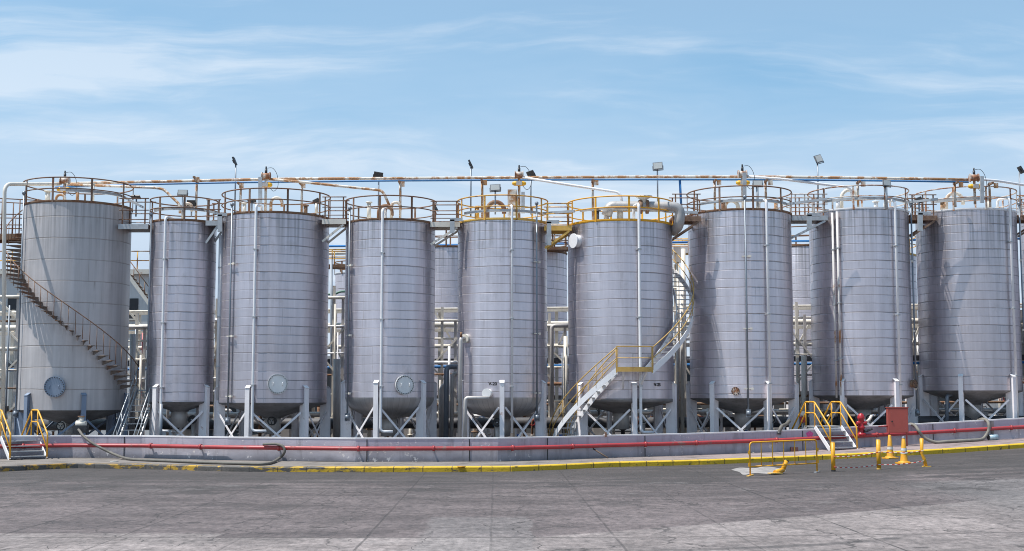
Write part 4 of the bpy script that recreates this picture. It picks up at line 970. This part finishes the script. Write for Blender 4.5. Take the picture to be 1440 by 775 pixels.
def pump(label,px,D,mat):
    x=xat(px,D,606); g=zg(x)-DROP
    o=thing('pump',label,'pump',(x,D,g),'motor pumps under the tanks')
    MB().box((x,D,g+.12),(1.0,.5,.24)).build('plinth',GREYP,o)
    mb=MB().cyl((x-.02,D,g+.52),(x+.45,D,g+.52),.21,16)
    for k in range(8): mb.cyl((x+.03+.05*k,D,g+.52),(x+.045+.05*k,D,g+.52),.235,16)
    mb.build('motor',mat,o)
    MB().cyl((x-.12,D,g+.52),(x-.34,D,g+.52),.26,18).cyl((x-.23,D,g+.6),(x-.23,D,g+1.0),.08,10).build('casing',mat,o)
    MB().cyl((x-.12,D,g+.52),(x-.02,D,g+.52),.05,8).build('coupling',GALV,o)
    MB().box((x+.2,D-.18,g+.72),(.18,.14,.14)).build('terminal_box',mat,o)
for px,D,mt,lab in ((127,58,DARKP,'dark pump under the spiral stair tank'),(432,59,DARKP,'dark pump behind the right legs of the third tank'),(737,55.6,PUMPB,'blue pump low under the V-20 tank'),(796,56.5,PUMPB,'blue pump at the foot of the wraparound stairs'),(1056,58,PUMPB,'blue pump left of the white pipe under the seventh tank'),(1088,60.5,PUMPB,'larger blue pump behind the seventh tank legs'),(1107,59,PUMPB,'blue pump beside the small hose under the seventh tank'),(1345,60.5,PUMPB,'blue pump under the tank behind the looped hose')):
    pump(lab,px,D,mt)
rs=random.Random(3)
kk=0
slots={1:(40,170),2:(212,296),3:(316,455),4:(490,606),5:(648,765),6:(806,940),7:(975,1110),8:(1146,1276),9:(1296,1430)}
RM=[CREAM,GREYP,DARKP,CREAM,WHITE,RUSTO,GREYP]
for n,(a,b) in slots.items():
    m_=10 if n!=2 else 6
    for k in range(m_):
        px=a+(b-a)*(k+.5+rs.uniform(-.3,.3))/m_; D=rs.uniform(59.6,66.5)+(2.5 if n>8 else 0); yt=rs.uniform(556,594); rad=rs.uniform(.045,.12); mt=RM[rs.randrange(7)]
        x=xat(px,D,600); g=zg(x)-DROP
        o=thing('riser_pipe','small upright pipe with flange in the shade under '+TN[n],'pipe',(x,D,g),'small upright pipes under '+TN[n])
        zt=max(g+.5,zat(yt,D)); kind=rs.randrange(3)
        pts=[(x,D,g),(x,D,zt)]
        if kind: pts.append((x+(.5 if kind==1 else -.5),D+.1,zt))
        MB().tube(fillet(pts,.15,4),rad,10).build('pipe_run',mt,o)
        zz=g+(zt-g)*.5; MB().cyl((x,D,zz),(x,D,zz+.07),rad*1.7,12).build('flange',RM[rs.randrange(7)],o)
        if k%2==0:
            c=(x,D-.12,zt-.12)
            MB().tube([(x+.13*cos(q),D-.2,zt-.15+.13*sin(q)) for q in [2*PI*j/14 for j in range(14)]],.02,5,closed=True).cyl((x,D-.2,zt-.15),(x,D,zt-.15),.02,6).build('handwheel',[DARK,BLUEP,REDB][rs.randrange(3)],o)
for px,D,w_,h_,lab in ((262,61,.7,.9,'narrowest tank'),(398,61.5,.8,1.0,'wide third tank'),(568,62,.6,1.1,'fourth tank'),(846,61,.9,1.2,'V-25 tank'),(910,62,.5,.8,'V-25 tank stair foot'),(1032,62,.9,1.1,'seventh tank'),(1205,62,1.0,1.2,'tank behind the cabinet'),(1375,63,.9,1.0,'tank behind the looped hose')):
    x=xat(px,D,600); g=zg(x)-DROP
    o=tag(MB().box((x,D,g+h_/2+.25),(w_,.5,h_)).box((x,D-.26,g+h_/2+.25),(w_*.88,.03,h_*.9)).box((x-w_*.35,D,g+.13),(.08,.4,.26)).box((x+w_*.35,D,g+.13),(.08,.4,.26)).build('control_cabinet',GREYP),'grey floor cabinet in the shade beneath the '+lab,'cabinet','grey cabinets under the tanks')

# electrical box on frame in the gap right of the V-25 tank
p=W(953,358,60.5); o=thing('switch_box','grey switch box on posts in the gap beside the wraparound stairs','switch box',(p.x,60.5,zat(420,60.5)))
MB().box(p,(.42,.25,.75)).build('box_body',GREYP,o); MB().box(p+Vector((.3,-.03,.22)),(.35,.2,.3)).build('meter',WHITE,o)
MB().cyl((p.x,60.5,zg(p.x)-DROP),(p.x,60.5,p.z-.3),.07,8).build('post',CREAM,o)

# ------------------------------------------------------------------ buildings and far things
x0,x1,D=xat(-130,82),xat(226,82),82
z1=zat(386,D)
bd=thing('process_building','white walled building with roof railing behind the leftmost tanks','building',((x0+x1)/2,D,-.14))
MB().box(((x0+x1)/2,D+5,(z1-.14)/2),(x1-x0,10,z1+.14)).build('wall',BLDW,bd)
MB().box(((x0+x1)/2,D+4.9,z1+.15),(x1-x0+.5,10.6,.3)).build('roof_slab',CREAM,bd)
hr=MB().tube([(x0,D,z1+1.5),(x1,D,z1+1.5)],.04,6).build('railing',CREAMR,bd)
MB().tube([(x0,D,z1+.9),(x1,D,z1+.9)],.035,6).build('mid_rail',YELR,hr)
for k in range(14): x=x0+(x1-x0)*(k+.5)/14; MB().cyl((x,D,z1+.3),(x,D,z1+1.5),.04,6).build('post',YELR,hr)
for k in range(6):
    x=x0+2+(x1-x0-3)*k/5.5; w_=MB().box((x,D-.02,z1-2.2),(1.2,.08,1.3)).build('window',DARK,bd); MB().box((x,D-.08,z1-2.9),(1.4,.2,.08)).build('sill',CREAM,w_)
# outdoor stair on that building, seen between the first two tanks
os_=thing('outside_stair','pale outside stair slanting down the white building wall','stairs',W(196,425,80))
a=W(178,384,79.5); b=W(216,436,79.5)
for o_ in (0,.9): MB().bar(a+Vector((0,o_,0)),b+Vector((0,o_,0)),.05,.22).build('stringer',CREAM,os_)
for k in range(10): q=a.lerp(b,(k+.5)/10); MB().box(q+Vector((0,.45,0)),(.28,.9,.04)).build('tread',RUSTO,os_)
hr=MB().tube([a+Vector((0,0,1)),b+Vector((0,0,1))],.03,6).build('handrail',RUSTO,os_)
for k in range(5): q=a.lerp(b,(k+.3)/5); MB().cyl(q,q+Vector((0,0,1)),.025,6).build('post',RUSTO,hr)
MB().box((b.x-.1,b.y+.45,(b.z-.14)/2),(.15,.15,b.z+.14)).build('support_post',CREAM,os_)
# long low service building behind everything
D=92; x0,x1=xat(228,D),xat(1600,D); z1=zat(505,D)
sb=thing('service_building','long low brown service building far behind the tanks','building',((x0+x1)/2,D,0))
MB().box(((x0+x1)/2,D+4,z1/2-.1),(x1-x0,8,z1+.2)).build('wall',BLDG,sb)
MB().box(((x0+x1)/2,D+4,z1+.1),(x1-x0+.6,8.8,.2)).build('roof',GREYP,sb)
for k in range(16):
    x=x0+(x1-x0)*(k+.5)/16
    if k%3==1: d_=MB().box((x,D-.03,1.6),(2.4,.1,3.2)).build('door',GREYP,sb); MB().box((x+.9,D-.1,1.4),(.08,.06,.2)).build('handle',DARK,d_)
    else: w_=MB().box((x,D-.03,z1-1.6),(1.6,.1,1.0)).build('window',DARK,sb); MB().box((x,D-.1,z1-2.15),(1.8,.2,.08)).build('sill',CREAM,w_)
# back walkways with yellow rails
def backwalk(label,xa,xb,yd,yr,D,m1,m2):
    a,b=W(xa,yd,D),W(xb,yd,D); zr=zat(yr,D)
    o=thing('service_walkway',label,'walkway',((a.x+b.x)/2,D,a.z),'raised walkways behind the front row')
    MB().box(((a.x+b.x)/2,D+.4,a.z-.08),(b.x-a.x,1.0,.16)).build('deck',m1,o)
    for s_ in (0,.8):
        hr=MB().tube([(a.x,D+s_,zr),(b.x,D+s_,zr)],.035,6).build('handrail',m2,o)
        MB().tube([(a.x,D+s_,(zr+a.z)/2),(b.x,D+s_,(zr+a.z)/2)],.03,6).build('mid_rail',m2,hr)
        n=max(2,int((b.x-a.x)/.9))
        for k in range(n+1): x=a.x+(b.x-a.x)*k/n; MB().cyl((x,D+s_,a.z),(x,D+s_,zr),.03,6).build('post',m2,hr)
    for x in (a.x+.2,b.x-.2): MB().cyl((x,D+.4,zg(x)-DROP),(x,D+.4,a.z-.1),.09,8).build('support_column',CREAM,o)
backwalk('raised yellow and rust railed walkway seen between third and fourth tanks',436,498,372,351,66.0,RUSTO,YELR)
backwalk('raised cream railed walkway seen between the V-25 tank and seventh tank',938,1004,352,336,67.5,YELB,YELR)
backwalk('raised rusty walkway seen between the V-20 and V-25 tanks',748,812,347,329,66.2,RUSTO,RUSTO)
tag(MB().tube([W(400,347,72),W(1500,335,72)],.06,8).build('rack_pipe',BLUEP),'thin blue pipe high behind the tanks, level with the catwalk braces','pipe')
tag(MB().tube([W(400,357,72),W(720,352,72)],.10,8).build('rack_pipe',CREAM),'thin cream pipe high behind the third and fourth tanks','pipe')
tag(MB().tube(fillet([W(440,414,66),W(470,414,66),W(478,410,66),W(495,410,66)],.15,4),.06,8).build('branch_pipe',simple('green_pipe',(.10,.20,.15),.5)),'thin green pipe kinking past the small dome tank','pipe')

# ------------------------------------------------------------------ yard furniture
# yellow crowd barrier
Db=42.0
bL,bR=W(1055,667,Db),W(1149,663,Db+1.2)
gL,gR=zg(bL.x)-DROP,zg(bR.x)-DROP
br_=thing('crowd_barrier','yellow tubular crowd barrier standing on the yard, one side panel of bars','barrier',((bL.x+bR.x)/2,Db+.5,gL))
def bp3(f,h): return Vector((bL.x+(bR.x-bL.x)*f,Db+1.2*f,gL+(gR-gL)*f+h))
MB().tube(fillet([bp3(0,.03),bp3(0,1.08),bp3(1,1.08),bp3(1,.03)],.13,6),.026,10).build('frame',YEL,br_)
MB().tube([bp3(0,.30),bp3(1,.30)],.022,8).build('lower_rail',YEL,br_)
for k in range(5): MB().cyl(bp3((k+1)/6,.30),bp3((k+1)/6,1.08),.016,6).build('bar',YEL,br_)
for f in (0,1):
    q=bp3(f,.015); MB().box(q,(.09,.62,.03),rz=R(-25)).build('foot',GALV if f else YELB,br_)
    MB().box(bp3(f,.75)+Vector((-.03 if f==0 else .03,0,0)),(.06,.05,.12)).box(bp3(f,.36)+Vector((-.03 if f==0 else .03,0,0)),(.06,.05,.12)).build('coupling_hook',YEL,br_)
# bollards and tape
bol=[]
for px,yb,yt,lab,lean in ((1172,661.5,622.5,'thick yellow bollard with a black foot, nearest the barrier',0),(1236,658.5,619,'plain yellow bollard, middle one holding the striped tape',0),(1298,655.5,617,'dented yellow bollard with a bent base, beside the cones',1)):
    D=1800*(HC-(zg(W(px,yb,44).x)-DROP))/(yb-556); p=W(px,yb,D); g=zg(p.x)-DROP; h_=zat(yt,D)-g
    o=thing('bollard',lab,'bollard',(p.x,D,g),'yellow bollards holding tape')
    rad=.072 if not lean else .06
    if not lean: MB().cyl((p.x,D,g-.02),(p.x,D,g+h_),rad,18).build('tube',YEL,o); MB().lathe(p.x,D,[(rad+.004,g),(rad+.004,g+.05)],18).build('foot_collar',DARK if px<1200 else YELB,o)
    else:
        MB().tube([(p.x+.10,D,g),(p.x+.05,D,g+.28),(p.x-.03,D,g+.46),(p.x-.02,D,g+h_)],[.062,.06,.048,.07],14).build('tube',YEL,o); MB().box((p.x+.12,D,g+.02),(.26,.2,.03)).build('base_plate',YELB,o)
    MB().cyl((p.x-(.02 if lean else 0),D,g+h_),(p.x-(.02 if lean else 0),D,g+h_+.02),rad*.9,16).build('cap',YELB,o)
    bol.append((p.x,D,g,h_))
for zf_,lab in (((.52,.60,.58),'upper red and white tape strung between the yellow bollards'),((.16,.17,.22),'lower red and white tape strung between the yellow bollards')):
    pts=[]
    for (x,D,g,h_),q in zip(bol,zf_): pts.append(Vector((x,D-.10,g+h_*q)))
    allp=[]
    for a,b in zip(pts,pts[1:]):
        for k in range(12): u_=k/12; allp.append(a.lerp(b,u_)-Vector((0,0,.05*4*u_*(1-u_))))
    tag(MB().tube(allp+[pts[-1]],.016,6).build('barrier_tape',TAPE),lab,'tape','striped tapes')
# cones
for px,yb,yt,lab,dom in ((1252,644.5,612.5,'yellow traffic cone with two white bands, further from the camera',False),(1271.5,650,615.5,'yellow traffic cone with grey tip and dirty white band, nearer',True)):
    x0_=W(px,yb,48).x; D=1800*(HC-(zg(x0_)-DROP))/(yb-556); p=W(px,yb,D); g=zg(p.x)-DROP; h_=zat(yt,D)-g
    o=thing('traffic_cone',lab,'cone',(p.x,D,g),'yellow traffic cones')
    f=lambda z: .145*(1-z/h_)+.058*(z/h_)
    MB().lathe(p.x,D,[(.165,g+.05),(.155,g+.07),(f(.12),g+.12),(f(h_*.5),g+h_*.5),(f(h_),g+h_),(f(h_)*.6,g+h_+.02),(.0,g+h_+.025)],24).build('cone_body',CONEY,o)
    MB().box((p.x,D,g+.025),(.46,.46,.05),rz=R(20)).lathe(p.x,D,[(.22,g+.05),(.18,g+.085)],24).build('base',CONEY,o)
    for a,b in (((.40,.50),(.535,.555)) if not dom else ((.38,.46),(.5,.60))): MB().lathe(p.x,D,[(f(h_*a)+.006,g+h_*a),(f(h_*b)+.006,g+h_*b)],24).build('reflective_band',CONEW,o)
    if dom: MB().lathe(p.x,D,[(f(h_)+.008,g+h_-.02),(f(h_)+.004,g+h_+.03),(.0,g+h_+.05)],16).build('tip_cap',CONDUIT,o)
# snapped bollard on pale patch
g=zg(7.6)-DROP; D=42.2
q0=W(1103,665,D); o=thing('broken_bollard','snapped yellow post lying bent behind the crowd barrier','bollard',(q0.x,D,g))
MB().tube([W(1106,648,D+.9),W(1101,660,D+.8)],.075,14).build('upright_stump',YEL,o)
MB().tube([W(1101,661,D+.8),W(1090,664.5,D+.4)],.08,14).build('fallen_stump',YEL,o)
MB().cyl(W(1106.5,646.8,D+.9),W(1106,648.5,D+.9),.078,14).build('dark_end',DARK,o); MB().box(W(1090,665.5,D+.3),(.4,.3,.03),rz=.3).build('base_plate',YELB,o)
pc=[W(px,py,1800*2.6/(py-556)) for px,py in ((1028,659),(1040,656.5),(1062,657.5),(1075,655.5),(1094,658),(1105,662),(1096,664),(1082,665.5),(1062,664),(1046,666),(1040,662.5))]
mb=MB(); mb.add([(p.x,p.y,zg(p.x)-DROP+.006) for p in smoothpath(pc+[pc[0]],4)[:-1]],[list(range(44))])
struct(mb.build('ground_patch',PATCH))
# fire cabinet
p=along(1262,-1.0); gz=zg(p.x); D=p.y; cx=xat(1262,D,600); w_=27.5/F*D; zt=zat(573.5,D); zb=zat(608.5,D)
fc=thing('fire_cabinet','faded red fire hose cabinet standing on thin legs before the wall','cabinet',(cx,D,gz))
MB().box((cx,D,(zt+zb)/2),(w_,.32,zt-zb)).build('cabinet_body',REDCD,fc)
MB().box((cx+.01,D-.175,(zt+zb)/2-.01),(w_-.06,.03,zt-zb-.06)).build('door',REDC,fc)
MB().cyl((cx-w_*.33,D-.19,(zt+zb)/2-.05),(cx-w_*.33,D-.215,(zt+zb)/2-.05),.035,10).build('lock',DARK,fc)
MB().box((cx,D,zt+.015),(w_+.05,.40,.03)).build('top_flange',REDC,fc)
for s_ in (-1,1): MB().box((cx+s_*(w_/2-.05),D-.05,(gz+zb)/2),(.05,.05,zb-gz)).build('leg',REDCD,fc)
MB().tube([(cx-w_/2,D,zb+.28),(cx-w_/2-.2,D,zb+.28),(cx-w_/2-.2,D+.6,zb+.25)],.03,8).build('feed_pipe',RED,fc)
# hydrant on the red pipe
p=along(1211,-.2); D=p.y; x=xat(1211,D,600); z0=p.z+.5
hy=thing('hydrant','bright red hydrant standing on the red pipe beside the step-over stairs','hydrant',(x,D,z0))
MB().lathe(x,D,[(.0,z0),(.20,z0),(.20,z0+.1),(.11,z0+.14),(.11,z0+.30),(.17,z0+.32),(.17,z0+.38),(.13,z0+.42),(.13,z0+.70),(.16,z0+.72),(.16,z0+.78),(.12,z0+.9),(.05,z0+.96),(.0,z0+.97)],20).build('body',REDB,hy)
for s_ in (-1,1): MB().cyl((x,D-.05,z0+.55),(x+s_*.22,D-.12,z0+.55),.07,12).build('outlet',REDB,hy)
MB().cyl((x+.25,D-.1,z0+.22),(x+.45,D-.1,z0+.30),.045,8).cyl((x+.1,D-.05,z0+.2),(x+.25,D-.1,z0+.22),.06,8).build('side_valve',BOLT,hy)
MB().tube([(x+.22,D-.1,z0+.6),(x+.34,D-.1,z0+.7),(x+.46,D,z0+.86)],.06,10).build('hose_coupling',CREAM,hy)
# small red bell post left of stairs
p=W(1128,590,57); o=thing('call_point','small red call point on a grey post left of the right step-over stairs','call point',(p.x,57,zg(p.x)-DROP))
MB().cyl((p.x,57,zg(p.x)-DROP),(p.x,57,p.z+.3),.035,8).build('post',GALV,o); MB().box((p.x,56.93,p.z),(.22,.12,.26)).build('box_body',REDB,o); MB().box((p.x,56.93,p.z+.28),(.18,.1,.2)).build('beacon',CREAM,o)
# hoses
def gwall(px,py,off): q=along(px,off); return Vector((xat(px,q.y,py),q.y,zat(py,q.y)))
def gflat(px,py):
    x=W(px,py,50).x; D=HC-zg(x)-.06; D=D*F/(py-556); return Vector((xat(px,D,py),D,zg(x)+.055))
def glie(px,off): q=along(px,off); return Vector((q.x,q.y,q.z+.075))
h1=[gwall(110,604,.9),gwall(112,606,.3),gwall(117,613,-.14),gwall(128,622,-.36),gwall(142,630,-.42),gflat(160,642)+Vector((0,.2,.1)),gflat(185,644.5),gflat(230,646.5),gflat(290,649),gflat(345,650.5),gflat(376,650.5),gwall(392,645,-.40)+Vector((0,0,0)),gwall(400,636,-.38),gwall(398,628,-.36),gwall(388,624.5,-.33),gwall(370,625,-.33)]
tag(MB().tube(smoothpath(h1,6),.052,10).build('hose',HOSE),'long dark grey hose lying at the wall foot and curling up at its end','hose')
h2=[gwall(1278,597.5,.5),gwall(1281,596.5,.1),gwall(1287,599,-.14),gwall(1292,606,-.36),gwall(1299,615,-.38),glie(1309,-.52),glie(1325,-.62),glie(1350,-.66),glie(1370,-.60),gwall(1384,615.5,-.40),gwall(1390,606,-.36),gwall(1390.5,597,-.34),gwall(1387,591,-.10),gwall(1381,589.5,.25),gwall(1375,592,.8)]
tag(MB().tube(smoothpath(h2,6),.07,10).build('hose',H2),'pale grey hose looping over the wall beside the red cabinet','hose')
h3=[gwall(1110,592,.8),gwall(1105,597,.3),gwall(1100,599,.05),gwall(1097.5,603,-.1),gwall(1096,608,-.1)]
o=thing('hose','short grey hose with metal nozzle draped over the wall','hose',gwall(1098,608,-.1)); MB().tube(smoothpath(h3,6),.075,10).build('hose_run',HOSE,o); MB().cyl(gwall(1096,607.5,-.1),gwall(1095.7,611,-.1),.085,12).build('nozzle',BOLT,o)
# hose valve at tank 1 where the hose starts
p=gwall(114,596,.9); o=thing('hose_valve','black hose valve with flat handle on the wall below the blue manhole','valve',(p.x,p.y,zg(p.x)-DROP))
MB().box((p.x,p.y,p.z-.22),(.55,.35,.3)).build('bracket',DARK,o); MB().cyl((p.x,p.y,p.z-.1),(p.x,p.y,p.z+.28),.1,12).cyl((p.x-.2,p.y,p.z),(p.x+.2,p.y,p.z),.13,12).build('valve_body',CREAM,o); MB().cyl((p.x,p.y,p.z+.28),(p.x,p.y,p.z+.32),.14,14).build('handle',RUSTO,o)
MB().cyl((p.x,p.y,zg(p.x)-DROP),(p.x,p.y,p.z-.35),.08,8).build('stem_pipe',DARKP,o)
# small litter
p=gflat(1373,619); o=tag(MB().cyl((p.x-.2,wally(p.x)-.35,zg(p.x)+.13),(p.x+.2,wally(p.x+.2)-.33,zg(p.x)+.13),.13,18).build('paint_tin',CAN),'blue and white paint tin lying against the wall inside the hose loop','tin')
MB().cyl((p.x-.215,wally(p.x)-.352,zg(p.x)+.13),(p.x-.2,wally(p.x)-.35,zg(p.x)+.13),.135,18).build('lid',DARK,o)
p=gflat(1125,634); tag(MB().box((p.x,wally(p.x)-.28,zg(p.x)+.09),(.28,.18,.18),rz=.2).build('brick',BRICKR),'single dark red brick left at the foot of the wall','brick')
a=gwall(834,631,-.12); b=gflat(855,642.5); tag(MB().cyl(a,b,.03,7).build('iron_rod',WOOD),'rusty iron rod leaning against the low wall','rod')
a=gwall(852,611,-.02); tag(MB().box((a.x,a.y+.1,a.z),(.06,.36,.18)).build('wall_clip',RUST),'small rusty clip hooked over the wall top','clip')
for i,(px,py,lab) in enumerate(((1058,634,'scrap of white litter on the pavement left of the barrier'),(648,653,'yellow scrap lying by the kerb near the wall'),(160,646,'pale scrap lying beside the long hose'))):
    p=gflat(px,py); tag(MB().poly([(p.x+.13*cos(q)*(1+.4*sin(3*q+i)),p.y+.2*sin(q),zg(p.x)+.005) for q in [2*PI*k/9 for k in range(9)]],(0,0,.025)).build('litter_scrap',CONEW if i!=1 else YEL),lab,'litter')
